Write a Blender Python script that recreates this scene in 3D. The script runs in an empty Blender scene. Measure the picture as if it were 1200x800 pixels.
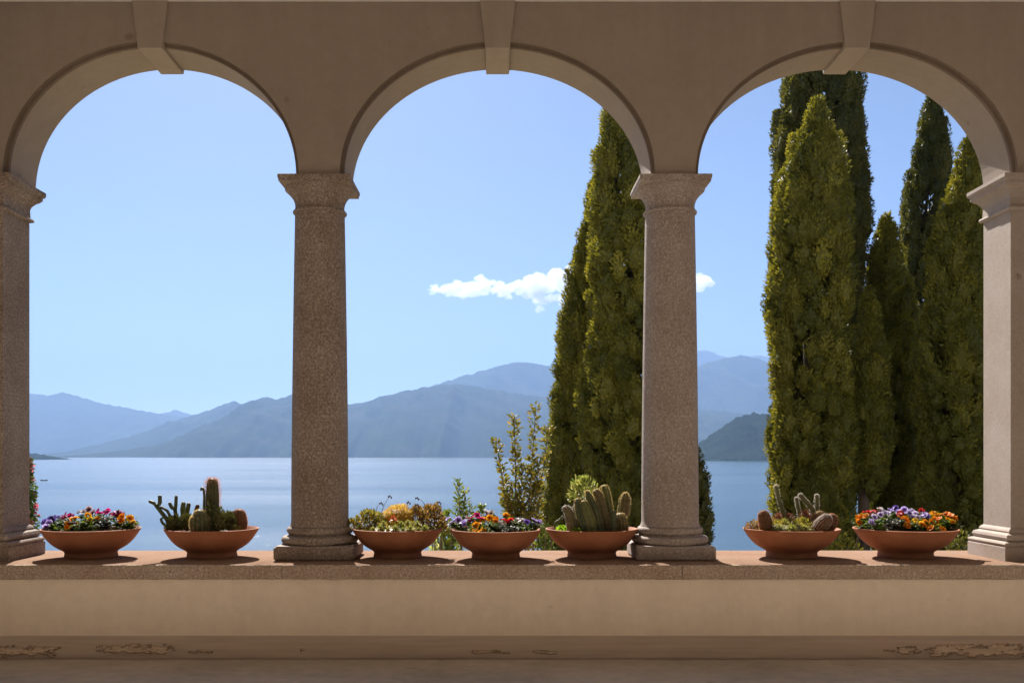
import bpy, math, random
import numpy as np
from mathutils import Vector, Matrix
R = math.radians
random.seed(11)
rng = np.random.default_rng(11)
sc = bpy.context.scene
col = sc.collection

# ------------------------------------------------------------------ camera, sky, sun, exposure
F, PX, PY = 1150.0, 585.0, 533.0          # focal length and principal point in photo pixels
EYE = 1.455
cam = bpy.data.cameras.new('camera')
cam.sensor_width = 36.0
cam.lens = F / 1200.0 * 36.0
cam.shift_x = (600 - PX) / 1200.0
cam.shift_y = (PY - 400) / 1200.0
cam.clip_start = 0.05
cam.clip_end = 200000
camo = bpy.data.objects.new('camera', cam)
camo.location = (0, 0, EYE)
camo.rotation_euler = (R(90), 0, 0)
col.objects.link(camo)
sc.camera = camo

SUN_EL, SUN_AZ = 40.6, -14.0              # azimuth from +Y, negative towards -X
sdir = Vector((math.sin(R(SUN_AZ)) * math.cos(R(SUN_EL)), math.cos(R(SUN_AZ)) * math.cos(R(SUN_EL)), math.sin(R(SUN_EL))))
world = bpy.data.worlds.new('World')
sc.world = world
world.use_nodes = True
wn = world.node_tree.nodes
wl = world.node_tree.links
sky = wn.new('ShaderNodeTexSky')
sky.sky_type = 'NISHITA'
sky.sun_disc = False
sky.sun_elevation = R(SUN_EL)
sky.sun_rotation = R(SUN_AZ)
sky.altitude = 200
sky.air_density = 0.45
sky.dust_density = 0.3
sky.ozone_density = 1.6
tint = wn.new('ShaderNodeMix')
tint.data_type = 'RGBA'; tint.blend_type = 'MULTIPLY'; tint.inputs[0].default_value = 1.0
tint.inputs[7].default_value = (0.96, 1.0, 1.03, 1.0)      # a slightly lavender spring haze
wl.new(sky.outputs[0], tint.inputs[6])
wl.new(tint.outputs[2], wn['Background'].inputs[0])
wn['Background'].inputs[1].default_value = 0.05

sun = bpy.data.lights.new('sun', 'SUN')
sun.energy = 5.0
sun.angle = R(0.53)
sun.color = (1.0, 0.94, 0.86)
suno = bpy.data.objects.new('sun', sun)
suno.rotation_euler = (-sdir).to_track_quat('-Z', 'Y').to_euler()
suno.location = (-20, 60, 60)
col.objects.link(suno)

sc.view_settings.view_transform = 'Standard'
sc.view_settings.look = 'None'
sc.view_settings.gamma = 1
sc.view_settings.exposure = 1.68
sc.view_settings.use_curve_mapping = False
sc.render.engine = 'CYCLES'
sc.cycles.max_bounces = 12
sc.cycles.diffuse_bounces = 8
sc.cycles.volume_bounces = 2
sc.cycles.transparent_max_bounces = 12

def P(px, py, d):
    return np.array([(px - PX) * d / F, d, EYE + (PY - py) * d / F])

# ------------------------------------------------------------------ materials
def _new(name):
    m = bpy.data.materials.new(name)
    m.use_nodes = True
    nt = m.node_tree
    return m, nt, nt.nodes, nt.links, nt.nodes['Principled BSDF']

def rgb(c):
    return (c[0], c[1], c[2], 1.0)

def coords(n, l, scale=(1, 1, 1)):
    tc = n.new('ShaderNodeTexCoord')
    mp = n.new('ShaderNodeMapping')
    mp.inputs['Scale'].default_value = scale
    l.new(tc.outputs['Object'], mp.inputs['Vector'])
    return mp.outputs['Vector']

def noise(n, l, vec, scale, detail=4, rough=0.55):
    t = n.new('ShaderNodeTexNoise')
    t.inputs['Scale'].default_value = scale
    t.inputs['Detail'].default_value = detail
    t.inputs['Roughness'].default_value = rough
    l.new(vec, t.inputs['Vector'])
    return t.outputs['Fac']

def ramp(n, l, fac, stops):
    r = n.new('ShaderNodeValToRGB')
    el = r.color_ramp.elements
    while len(el) < len(stops):
        el.new(0.5)
    for e, (p, c) in zip(el, stops):
        e.position = p
        e.color = rgb(c) if len(c) == 3 else c
    l.new(fac, r.inputs[0])
    return r.outputs[0]

def mixc(n, l, fac, a, b, mode='MIX'):
    m = n.new('ShaderNodeMix')
    m.data_type = 'RGBA'
    m.blend_type = mode
    for sock, v in ((m.inputs[0], fac), (m.inputs[6], a), (m.inputs[7], b)):
        if hasattr(v, 'is_linked') or hasattr(v, 'links'):
            l.new(v, sock)
        elif isinstance(v, (int, float)):
            sock.default_value = v
        else:
            sock.default_value = rgb(v)
    return m.outputs[2]

def bump(n, l, bs, h, strength=0.3, dist=0.01):
    b = n.new('ShaderNodeBump')
    b.inputs['Strength'].default_value = strength
    b.inputs['Distance'].default_value = dist
    l.new(h, b.inputs['Height'])
    l.new(b.outputs[0], bs.inputs['Normal'])

def m_plain(name, c1, c2=None, scale=8.0, rough=0.75, bstr=0.2, bdist=0.004, bscale=60, spec=0.3, stretch=(1, 1, 1)):
    m, nt, n, l, bs = _new(name)
    v = coords(n, l, stretch)
    c2 = c2 or tuple(x * 0.75 for x in c1)
    l.new(ramp(n, l, noise(n, l, v, scale), [(0.3, c2), (0.7, c1)]), bs.inputs['Base Color'])
    bs.inputs['Roughness'].default_value = rough
    bs.inputs['Specular IOR Level'].default_value = spec
    if bstr:
        bump(n, l, bs, noise(n, l, v, bscale), bstr, bdist)
    return m

def m_plaster(name, base, dark, stain=0.35):
    m, nt, n, l, bs = _new(name)
    v = coords(n, l)
    c = ramp(n, l, noise(n, l, v, 0.9, 6, 0.6), [(0.32, dark), (0.62, base)])
    streak = noise(n, l, coords(n, l, (9, 9, 0.5)), 1.0, 5, 0.6)
    c = mixc(n, l, stain, c, ramp(n, l, streak, [(0.4, (0.62, 0.58, 0.54)), (0.6, (1, 1, 1))]), 'MULTIPLY')
    fine = ramp(n, l, noise(n, l, v, 14, 4, 0.7), [(0.25, (0.88, 0.86, 0.84)), (0.7, (1, 1, 1))])
    c = mixc(n, l, 0.7, c, fine, 'MULTIPLY')
    spots = ramp(n, l, noise(n, l, v, 4.2, 2, 0.5), [(0.24, (0.55, 0.47, 0.4)), (0.29, (1, 1, 1))])
    c = mixc(n, l, 0.6, c, spots, 'MULTIPLY')
    l.new(c, bs.inputs['Base Color'])
    bs.inputs['Roughness'].default_value = 0.85
    bs.inputs['Specular IOR Level'].default_value = 0.2
    bump(n, l, bs, noise(n, l, v, 45, 6, 0.6), 0.25, 0.004)
    return m

def m_granite(name, base, speck_d, speck_l, rough=0.8, pit=0.5, stain=(0.6, 0.52, 0.45), spec=0.2):
    m, nt, n, l, bs = _new(name)
    v = coords(n, l)
    sp = noise(n, l, v, 62, 3, 0.75)
    sp2 = noise(n, l, v, 130, 2, 0.6)
    c = mixc(n, l, 0.38, ramp(n, l, sp, [(0.32, speck_d), (0.46, base), (0.52, base), (0.64, speck_l)]), ramp(n, l, sp2, [(0.33, speck_d), (0.47, base), (0.53, base), (0.66, speck_l)]))
    big = ramp(n, l, noise(n, l, v, 2.3, 6, 0.65), [(0.3, stain), (0.62, (1, 1, 1))])
    c = mixc(n, l, 0.75, c, big, 'MULTIPLY')
    blot = ramp(n, l, noise(n, l, v, 7.0, 3, 0.6), [(0.25, (0.45, 0.38, 0.33)), (0.31, (1, 1, 1))])
    c = mixc(n, l, 0.6, c, blot, 'MULTIPLY')
    l.new(c, bs.inputs['Base Color'])
    bs.inputs['Roughness'].default_value = rough
    bs.inputs['Specular IOR Level'].default_value = spec
    h = n.new('ShaderNodeMath')
    h.operation = 'ADD'
    l.new(noise(n, l, v, 70, 4, 0.7), h.inputs[0])
    l.new(noise(n, l, v, 22, 3, 0.6), h.inputs[1])
    bump(n, l, bs, h.outputs[0], pit, 0.008)
    return m

def m_leaf(name, c1, c2, c3=None, trans=0.35, rough=0.55, tcol=None):
    """leaf: colour varies with the per-leaf 'tint' attribute; light passes through"""
    m, nt, n, l, bs = _new(name)
    at = n.new('ShaderNodeAttribute')
    at.attribute_name = 'tint'
    stops = [(0.0, c1), (0.6, c2), (1.0, c3 or c2)]
    c = ramp(n, l, at.outputs['Fac'], stops)
    l.new(c, bs.inputs['Base Color'])
    bs.inputs['Roughness'].default_value = rough
    bs.inputs['Specular IOR Level'].default_value = 0.25
    tr = n.new('ShaderNodeBsdfTranslucent')
    k = n.new('ShaderNodeMix')
    k.data_type = 'RGBA'
    k.blend_type = 'MULTIPLY'
    k.inputs[0].default_value = 1.0
    l.new(c, k.inputs[6])
    k.inputs[7].default_value = rgb(tcol or (1.5, 1.4, 0.6))
    l.new(k.outputs[2], tr.inputs['Color'])
    mx = n.new('ShaderNodeMixShader')
    mx.inputs[0].default_value = trans
    l.new(bs.outputs[0], mx.inputs[1])
    l.new(tr.outputs[0], mx.inputs[2])
    l.new(mx.outputs[0], n['Material Output'].inputs['Surface'])
    return m

M = {}
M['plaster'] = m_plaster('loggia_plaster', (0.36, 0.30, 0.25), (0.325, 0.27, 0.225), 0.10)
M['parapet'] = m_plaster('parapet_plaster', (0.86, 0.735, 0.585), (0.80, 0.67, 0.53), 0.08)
M['keystone'] = m_plaster('keystone_plaster', (0.40, 0.335, 0.28), (0.365, 0.305, 0.255), 0.1)
M['trim'] = m_plaster('trim_paint', (0.20, 0.155, 0.12), (0.15, 0.115, 0.09), 0.2)
M['ceiling'] = m_plaster('ceiling_plaster', (0.88, 0.86, 0.82), (0.84, 0.81, 0.77), 0.05)
M['granite'] = m_granite('granite_brown', (0.31, 0.245, 0.20), (0.09, 0.07, 0.06), (0.62, 0.53, 0.45), pit=1.0)
M['granite_pale'] = m_granite('granite_pale', (0.375, 0.315, 0.275), (0.16, 0.13, 0.11), (0.62, 0.55, 0.50), pit=0.9, stain=(0.75, 0.68, 0.62))
M['stone_smooth'] = m_granite('stone_smooth', (0.38, 0.32, 0.275), (0.31, 0.26, 0.225), (0.44, 0.375, 0.33), pit=0.15, stain=(0.8, 0.74, 0.68))
M['sill'] = m_granite('sill_granite', (0.41, 0.32, 0.245), (0.11, 0.08, 0.06), (0.72, 0.60, 0.48), pit=0.45, stain=(0.72, 0.6, 0.52))  # front kept lighter than the top to make up for its shade
M['sill_top'] = m_granite('sill_worn_dimmed_top', (0.275, 0.178, 0.125), (0.19, 0.125, 0.09), (0.34, 0.235, 0.17), rough=1.0, pit=0.3, stain=(0.8, 0.72, 0.66), spec=0.02)  # worn reddish top, its colour darkened to tone down the sunlight on it
M['floor'] = m_plaster('floor_cement', (0.54, 0.475, 0.41), (0.40, 0.35, 0.30), 0.25)
M['soil'] = m_plain('soil', (0.07, 0.045, 0.03), (0.03, 0.02, 0.014), 40, 0.95, 0.8, 0.01, 120)

# ------------------------------------------------------------------ mesh helpers
class MB:
    def __init__(self):
        self.V, self.Fc, self.T, self.I = [], [], [], []
        self.n = 0
    def add(self, V, faces, tint=0.5, mi=0):
        V = np.asarray(V, float).reshape(-1, 3)
        self.V.append(V)
        if isinstance(faces, np.ndarray):
            faces = (faces + self.n).tolist()
        else:
            faces = [[i + self.n for i in f] for f in faces]
        self.Fc.extend(faces)
        self.I.extend([mi] * len(faces))
        t = np.full(len(V), tint) if np.isscalar(tint) else np.asarray(tint, float)
        self.T.append(t)
        self.n += len(V)
    def box(self, a, b, mi=0, bevel=0.0):
        x0, y0, z0 = a
        x1, y1, z1 = b
        if bevel <= 0:
            V = [(x0, y0, z0), (x1, y0, z0), (x1, y1, z0), (x0, y1, z0), (x0, y0, z1), (x1, y0, z1), (x1, y1, z1), (x0, y1, z1)]
            Fs = [[0, 3, 2, 1], [4, 5, 6, 7], [0, 1, 5, 4], [1, 2, 6, 5], [2, 3, 7, 6], [3, 0, 4, 7]]
            self.add(V, Fs, 0.5, mi)
            return
        e = bevel
        rings = [(e, z0), (0, z0 + e), (0, z1 - e), (e, z1)]
        V, Fs = [], []
        for ins, z in rings:
            c = e
            ax0, ax1, ay0, ay1 = x0 + ins, x1 - ins, y0 + ins, y1 - ins
            V += [(ax0 + c, ay0, z), (ax1 - c, ay0, z), (ax1, ay0 + c, z), (ax1, ay1 - c, z), (ax1 - c, ay1, z), (ax0 + c, ay1, z), (ax0, ay1 - c, z), (ax0, ay0 + c, z)]
        for k in range(3):
            for i in range(8):
                j = (i + 1) % 8
                Fs.append([k * 8 + i, k * 8 + j, k * 8 + 8 + j, k * 8 + 8 + i])
        Fs.append(list(range(7, -1, -1)))
        Fs.append(list(range(24, 32)))
        self.add(V, Fs, 0.5, mi)
    def lathe(self, prof, c=(0, 0, 0), n=48, mi=0, cap=True, wob=0.0):
        V, Fs = [], []
        for (r, z) in prof:
            for i in range(n):
                a = 2 * math.pi * i / n
                rr = r * (1 + wob * math.sin(3 * a + z * 20) * 0.5 + wob * math.sin(2 * a + 1.3))
                V.append((c[0] + rr * math.cos(a), c[1] + rr * math.sin(a), c[2] + z))
        for k in range(len(prof) - 1):
            for i in range(n):
                j = (i + 1) % n
                Fs.append([k * n + i, k * n + j, k * n + n + j, k * n + n + i])
        if cap:
            Fs.append(list(range(n - 1, -1, -1)))
            Fs.append([(len(prof) - 1) * n + i for i in range(n)])
        self.add(V, Fs, 0.5, mi)
    def square_lathe(self, prof, xa, xb, ya, yb, mi=0):
        """rectangular moulding: prof = (projection, z) from bottom to top round the rectangle"""
        V, Fs = [], []
        for (p, z) in prof:
            V += [(xa - p, ya - p, z), (xb + p, ya - p, z), (xb + p, yb + p, z), (xa - p, yb + p, z)]
        for k in range(len(prof) - 1):
            for i in range(4):
                j = (i + 1) % 4
                Fs.append([k * 4 + i, k * 4 + j, k * 4 + 4 + j, k * 4 + 4 + i])
        Fs.append([3, 2, 1, 0])
        q = (len(prof) - 1) * 4
        Fs.append([q, q + 1, q + 2, q + 3])
        self.add(V, Fs, 0.5, mi)
    def tube(self, pts, rad, n=8, mi=0, tint=0.5, ribs=0, ribd=0.0, cap=True):
        pts = np.asarray(pts, float)
        m = len(pts)
        rad = np.full(m, rad) if np.isscalar(rad) else np.asarray(rad, float)
        t = np.gradient(pts, axis=0)
        t /= np.linalg.norm(t, axis=1, keepdims=True) + 1e-9
        up = np.array([0.13, 0.95, 0.2])
        if abs(np.dot(t[0], up)) > 0.9 * np.linalg.norm(up):
            up = np.array([1.0, 0.1, 0.1])
        V = []
        for k in range(m):
            u = np.cross(t[k], up)
            u /= np.linalg.norm(u) + 1e-9
            w = np.cross(t[k], u)
            for i in range(n):
                a = 2 * math.pi * i / n
                r = rad[k]
                if ribs:
                    r *= 1 + ribd * (abs(math.cos(ribs * a / 2)) * 2 - 1)
                V.append(pts[k] + r * (math.cos(a) * u + math.sin(a) * w))
        Fs = []
        for k in range(m - 1):
            for i in range(n):
                j = (i + 1) % n
                Fs.append([k * n + i, k * n + j, k * n + n + j, k * n + n + i])
        if cap:
            Fs.append(list(range(n - 1, -1, -1)))
            Fs.append([(m - 1) * n + i for i in range(n)])
        self.add(V, Fs, tint, mi)

def mesh_from(name, mb, mats, smooth=False, origin=(0, 0, 0)):
    V = np.concatenate(mb.V) - np.asarray(origin, float)
    me = bpy.data.meshes.new(name)
    me.from_pydata(V.tolist(), [], mb.Fc)
    for m in mats:
        me.materials.append(m)
    if len(mats) > 1:
        me.polygons.foreach_set('material_index', np.array(mb.I, np.int32))
    at = me.attributes.new('tint', 'FLOAT', 'POINT')
    at.data.foreach_set('value', np.concatenate(mb.T).astype(np.float32))
    if smooth:
        me.polygons.foreach_set('use_smooth', np.ones(len(me.polygons), bool))
        if smooth != True:
            try:
                me.set_sharp_from_angle(angle=R(smooth))
            except Exception:
                pass
    me.update()
    return me

def link(name, me, parent=None, loc=(0, 0, 0)):
    o = bpy.data.objects.new(name, me)
    o.location = loc
    if parent:
        o.parent = parent
    col.objects.link(o)
    return o

def tag(o, label=None, cat=None, group=None, kind=None):
    if label: o['label'] = label
    if cat: o['category'] = cat
    if group: o['group'] = group
    if kind: o['kind'] = kind
    return o

def thing(name, loc, label, cat, group=None):
    o = bpy.data.objects.new(name, None)
    o.empty_display_size = 0.1
    o.location = tuple(float(v) for v in loc)
    col.objects.link(o)
    o['_loc'] = [float(v) for v in loc]
    return tag(o, label, cat, group)

def part(root, name, mb, mats, smooth=False, kind=None, label=None):
    """mesh given in world coordinates, stored relative to its thing"""
    o0 = root
    if not isinstance(mats, (list, tuple)):
        mats = [mats]
    org = np.array(root['_loc'])
    o = link(name, mesh_from(name, mb, mats, smooth, org), root)
    o['_loc'] = [float(v) for v in org]
    if kind: o['kind'] = kind
    if label: o['label'] = label
    return o

def single(name, mb, mats, loc=(0, 0, 0), smooth=False, **kw):
    if not isinstance(mats, (list, tuple)):
        mats = [mats]
    o = link(name, mesh_from(name, mb, mats, smooth, loc), None, tuple(float(v) for v in loc))
    o['_loc'] = [float(v) for v in loc]
    return tag(o, **kw)

# value noise -----------------------------------------------------------------
def _hash(i, j, s):
    h = (i * 374761393 + j * 668265263 + s * 974634777) & 0x7fffffff
    h = ((h ^ (h >> 13)) * 1274126177) & 0x7fffffff
    return ((h ^ (h >> 16)) & 0xffff) / 65535.0

def vnoise(x, y, s=0):
    x = np.asarray(x, float); y = np.asarray(y, float)
    xi = np.floor(x).astype(np.int64); yi = np.floor(y).astype(np.int64)
    fx = x - xi; fy = y - yi
    fx = fx * fx * (3 - 2 * fx); fy = fy * fy * (3 - 2 * fy)
    a = _hash(xi, yi, s); b = _hash(xi + 1, yi, s); c = _hash(xi, yi + 1, s); d = _hash(xi + 1, yi + 1, s)
    return (a * (1 - fx) + b * fx) * (1 - fy) + (c * (1 - fx) + d * fx) * fy

def fbm(x, y, s=0, oct=5, gain=0.5):
    v, a, t = 0, 1.0, 0
    for k in range(oct):
        v = v + a * vnoise(x * 2 ** k, y * 2 ** k, s + k * 17)
        t += a
        a *= gain
    return v / t

def grid_faces(nu, nv):
    i = np.arange((nu - 1) * (nv - 1))
    u, v = i // (nv - 1), i % (nv - 1)
    a = u * nv + v
    return np.stack([a, a + nv, a + nv + 1, a + 1], 1)

# ------------------------------------------------------------------ the loggia
YC = 7.525                                   # centre line of the arcade
WF, WB = 7.29, 7.76                          # wall faces
ZS, ZTOP = 3.538, 5.0                        # springing, top
RISE = 0.985
SILL_F, SILL_B, SILL_Z, SILL_H = 7.0, 8.06, 0.673, 0.104
ARCHES = [(-5.39, 1.10), (-2.59, 1.10), (-0.0125, 1.1725), (2.656, 1.198), (5.62, 1.198)]
XA, XB = -7.1, 7.45

wall = thing('arcade_wall', (0, YC, ZS), 'beige plastered wall pierced by round arches above the columns', 'wall')
mb = MB()
NA = 56
edges = [XA]
for cx, a in ARCHES:
    edges += [cx - a, cx + a]
edges.append(XB)
for k in range(0, len(edges), 2):            # solid blocks between the arches
    mb.box((edges[k], WF, ZS), (edges[k + 1], WB, ZTOP))
for cx, a in ARCHES:
    t = np.linspace(0, math.pi, NA + 1)
    xo, zo = cx - a * np.cos(t), ZS + RISE * np.sin(t)
    xi, zi = cx - (a - 0.026) * np.cos(t), ZS + (RISE - 0.024) * np.sin(t)
    n = NA + 1
    def strip(A, B, flip=False):
        V = np.concatenate([A, B])
        f = [[i, i + 1, n + i + 1, n + i] for i in range(NA)]
        if flip:
            f = [q[::-1] for q in f]
        mb.add(V, f)
    col3 = lambda x, y, z: np.stack([x, np.full(n, y) if np.isscalar(y) else y, z], 1)
    strip(col3(xo, WF, zo), col3(xo, WF, np.full(n, ZTOP)))
    strip(col3(xi, WB, zi), col3(xo, WB, np.full(n, ZTOP)), True)
    strip(col3(xi, WF + 0.066, zi), col3(xi, WB, zi), True)
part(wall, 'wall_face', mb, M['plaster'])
for cx, a in ARCHES:
    t = np.linspace(0, math.pi, NA + 1)
    xo, zo = cx - a * np.cos(t), ZS + RISE * np.sin(t)
    xi, zi = cx - (a - 0.026) * np.cos(t), ZS + (RISE - 0.024) * np.sin(t)
    n = NA + 1
    mb = MB()
    A = np.stack([xo, np.full(n, WF), zo], 1)
    A2 = np.stack([cx - (a - 0.004) * np.cos(t), np.full(n, WF + 0.03), ZS + (RISE - 0.004) * np.sin(t)], 1)
    B = np.stack([xi, np.full(n, WF + 0.036), zi], 1)
    C = np.stack([xi, np.full(n, WF + 0.066), zi], 1)
    V = np.concatenate([A, A2, B, C])
    mb.add(V, [[k * n + i, k * n + i + 1, (k + 1) * n + i + 1, (k + 1) * n + i] for k in range(3) for i in range(NA)])
    part(wall, 'arch_trim', mb, M['trim'])
for cx, a in ARCHES:
    mb = MB()
    zb, zt = 4.468, 4.835
    hb, ht = 0.09, 0.134
    y0, y1 = WF - 0.022, WB + 0.02
    V = []
    for y in (y0, y1):
        V += [(cx - hb, y, zb), (cx + hb, y, zb), (cx + ht, y, zt), (cx - ht, y, zt)]
    mb.add(V, [[0, 1, 2, 3], [5, 4, 7, 6], [0, 4, 5, 1], [1, 5, 6, 2], [2, 6, 7, 3], [3, 7, 4, 0]])
    o = part(wall, 'keystone', mb, M['keystone'])
    bv = o.modifiers.new('bevel', 'BEVEL'); bv.width = 0.005; bv.segments = 2
mb = MB()
mb.square_lathe([(0, 4.819), (0.012, 4.823), (0.035, 4.87), (0.06, 4.93), (0.06, 4.985)], XA, XB, WF - 0.03, WF - 0.002)
part(wall, 'ceiling_cornice', mb, M['ceiling'])
mb = MB()
mb.box((-13, WB - 0.05, ZTOP + 0.26), (13, WB + 0.3, 9.6))  # unseen wall added to bounce sunlight onto the cypresses
part(wall, 'bounce_upper_wall', mb, M['ceiling'])

mb = MB()
mb.add([(XA, -1.6, ZTOP - 0.002), (XA, WF, ZTOP - 0.002), (XB, WF, ZTOP - 0.002), (XB, -1.6, ZTOP - 0.002)], [[0, 1, 2, 3]])
mb.box((XA, -1.6, ZTOP + 0.002), (XB, WB + 0.3, ZTOP + 0.25))
single('ceiling', mb, M['ceiling'], kind='structure')
mb = MB()
mb.box((XA, -1.6, -0.35), (XB, 7.004, 0.0))
single('floor', mb, M['floor'], kind='structure')
mb = MB()
mb.box((XA, -1.9, -0.35), (XB, -1.604, ZTOP))
single('wall_back', mb, M['ceiling'], kind='structure')
mb = MB()
mb.box((XA - 0.3, -1.9, -0.35), (XA - 0.002, WB + 0.3, ZTOP + 0.25))  # end wall out of view, added to throw light back inside
single('bounce_wall_left', mb, M['ceiling'], kind='structure')
mb = MB()
mb.box((XB + 0.002, -1.9, -0.35), (XB + 0.3, WB + 0.3, ZTOP + 0.25))  # opposite unseen end wall, also added for more bounced light
single('bounce_wall_right', mb, M['ceiling'], kind='structure')

# parapet ---------------------------------------------------------------------
par = thing('parapet_wall', (0, SILL_F, 0), 'low cream plastered parapet with peeling grey base band and granite sill', 'wall')
PF = 7.022
mb = MB()
mb.box((XA, PF, 0.164), (XB, SILL_B - 0.06, SILL_Z - SILL_H - 0.002))
mb.box((XA, PF + 0.05, -0.6), (XB, SILL_B - 0.06, 0.1635))
part(par, 'plaster_face', mb, M['parapet'])

# base band: dense relief with peeled patches, real depth
def base_band():
    nx, nz = 2300, 40
    xs = np.linspace(-5.0, 5.0, nx)
    zs = np.linspace(0.0, 0.163, nz)
    X, Z = np.meshgrid(xs, zs, indexing='ij')
    px = PX + X * F / PF
    py = PY + (EYE - Z) * F / PF
    mask = np.zeros_like(X)
    for (x0, x1, yc, h) in [(-15, 72, 762, 7), (112, 206, 760, 6), (212, 250, 763, 2.2), (1032, 1090, 762, 5), (1075, 1215, 761, 7.5), (545, 600, 763, 2.5), (610, 655, 764, 2.0), (345, 365, 760, 1.5), (870, 885, 762, 2)]:
        w = np.clip(np.minimum(px - x0, x1 - px) / 26, 0, 1)
        m = w * (1 - ((py - yc - 3 * (fbm(px / 30, px * 0, 5) - 0.5)) / h) ** 2)
        mask = np.maximum(mask, m)
    nz_ = fbm(X * 20, Z * 75, 3, 5, 0.62)
    peel = (mask + (nz_ - 0.5) * 2.6) > 0.5
    peel &= mask > 0.02
    pf = peel.astype(float)
    rag = fbm(X * 60, Z * 110, 9, 4, 0.6)
    lip = np.zeros_like(pf)                              # curled lower edge of the paint
    lip[:, 1:] = np.clip(pf[:, :-1] - pf[:, 1:], 0, 1)
    low = np.zeros_like(pf)
    low[:, :-1] = np.clip(pf[:, 1:] - pf[:, :-1], 0, 1)
    Y = PF + 0.001 + pf * (0.004 + 0.006 * (rag - 0.5)) - lip * 0.004 - low * 0.006
    Y += (fbm(X * 3, Z * 8, 1) - 0.5) * 0.004
    Y -= 0.005 * np.clip(1 - np.abs(Z - 0.02) / 0.02, 0, 1) * 0
    tint = np.where(peel, 0.55 + 0.45 * rag, 0.22 * fbm(X * 2, Z * 20, 21))
    tint = np.where(low > 0, 0.4, tint)
    b = MB()
    b.add(np.stack([X, Y, Z], 2).reshape(-1, 3), grid_faces(nx, nz)[:, ::-1].copy()[:, ::-1], tint.reshape(-1))
    return b

m, nt, n, l, bs = _new('base_band_paint')
at = n.new('ShaderNodeAttribute'); at.attribute_name = 'tint'
c = ramp(n, l, at.outputs['Fac'], [(0.0, (0.62, 0.49, 0.385)), (0.25, (0.55, 0.44, 0.35)), (0.40, (0.16, 0.115, 0.085)), (0.6, (0.52, 0.37, 0.25)), (0.75, (0.74, 0.58, 0.43)), (1.0, (0.85, 0.75, 0.62))])
v = coords(n, l)
c = mixc(n, l, 0.6, c, ramp(n, l, noise(n, l, coords(n, l, (1.2, 1, 20)), 1.5, 5), [(0.3, (0.72, 0.7, 0.68)), (0.65, (1, 1, 1))]), 'MULTIPLY')
l.new(c, bs.inputs['Base Color']); bs.inputs['Roughness'].default_value = 0.85
bump(n, l, bs, noise(n, l, v, 60), 0.2, 0.004)
M['base'] = m
part(par, 'base_band', base_band(), M['base'])

# granite sill in slabs with open joints
joints = [XA, -4.0, -1.55, 1.305, 4.05, XB]
for k in range(len(joints) - 1):
    x0, x1 = joints[k] + 0.002, joints[k + 1] - 0.002
    nx = int((x1 - x0) / 0.02)
    xs = np.linspace(x0, x1, nx)
    prof = [(SILL_B, SILL_Z - SILL_H), (SILL_B, SILL_Z - 0.006), (SILL_B - 0.006, SILL_Z), (7.55, SILL_Z), (SILL_F + 0.009, SILL_Z), (SILL_F + 0.003, SILL_Z - 0.003), (SILL_F, SILL_Z - 0.009), (SILL_F, SILL_Z - 0.035), (SILL_F, SILL_Z - 0.065), (SILL_F, SILL_Z - SILL_H + 0.008), (SILL_F + 0.006, SILL_Z - SILL_H), (SILL_B, SILL_Z - SILL_H)]
    V = np.zeros((nx, len(prof), 3))
    for j, (y, z) in enumerate(prof):
        V[:, j, 0] = xs
        V[:, j, 1] = y
        V[:, j, 2] = z
        if 4 <= j <= 10:
            V[:, j, 1] += (fbm(xs * 9 + 40 * k, np.full(nx, j * 2.3), 4, 4, 0.6) - 0.5) * 0.012
        if 8 <= j <= 10:
            V[:, j, 2] += (fbm(xs * 11 + 70 * k, np.full(nx, 3.3), 8, 4, 0.6) - 0.5) * 0.014
    b = MB()
    f = grid_faces(nx, len(prof))
    b.add(V.reshape(-1, 3), f)
    q = len(prof) - 1
    b.Fc.append(list(range(q)))
    b.Fc.append([(nx - 1) * len(prof) + i for i in range(q)][::-1])
    b.I = [1 if 2 <= (q_ % (len(prof) - 1)) <= 3 else 0 for q_ in range(len(f))] + [0, 0]
    part(par, 'sill_slab', b, [M['sill'], M['sill_top']], smooth=40)

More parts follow.
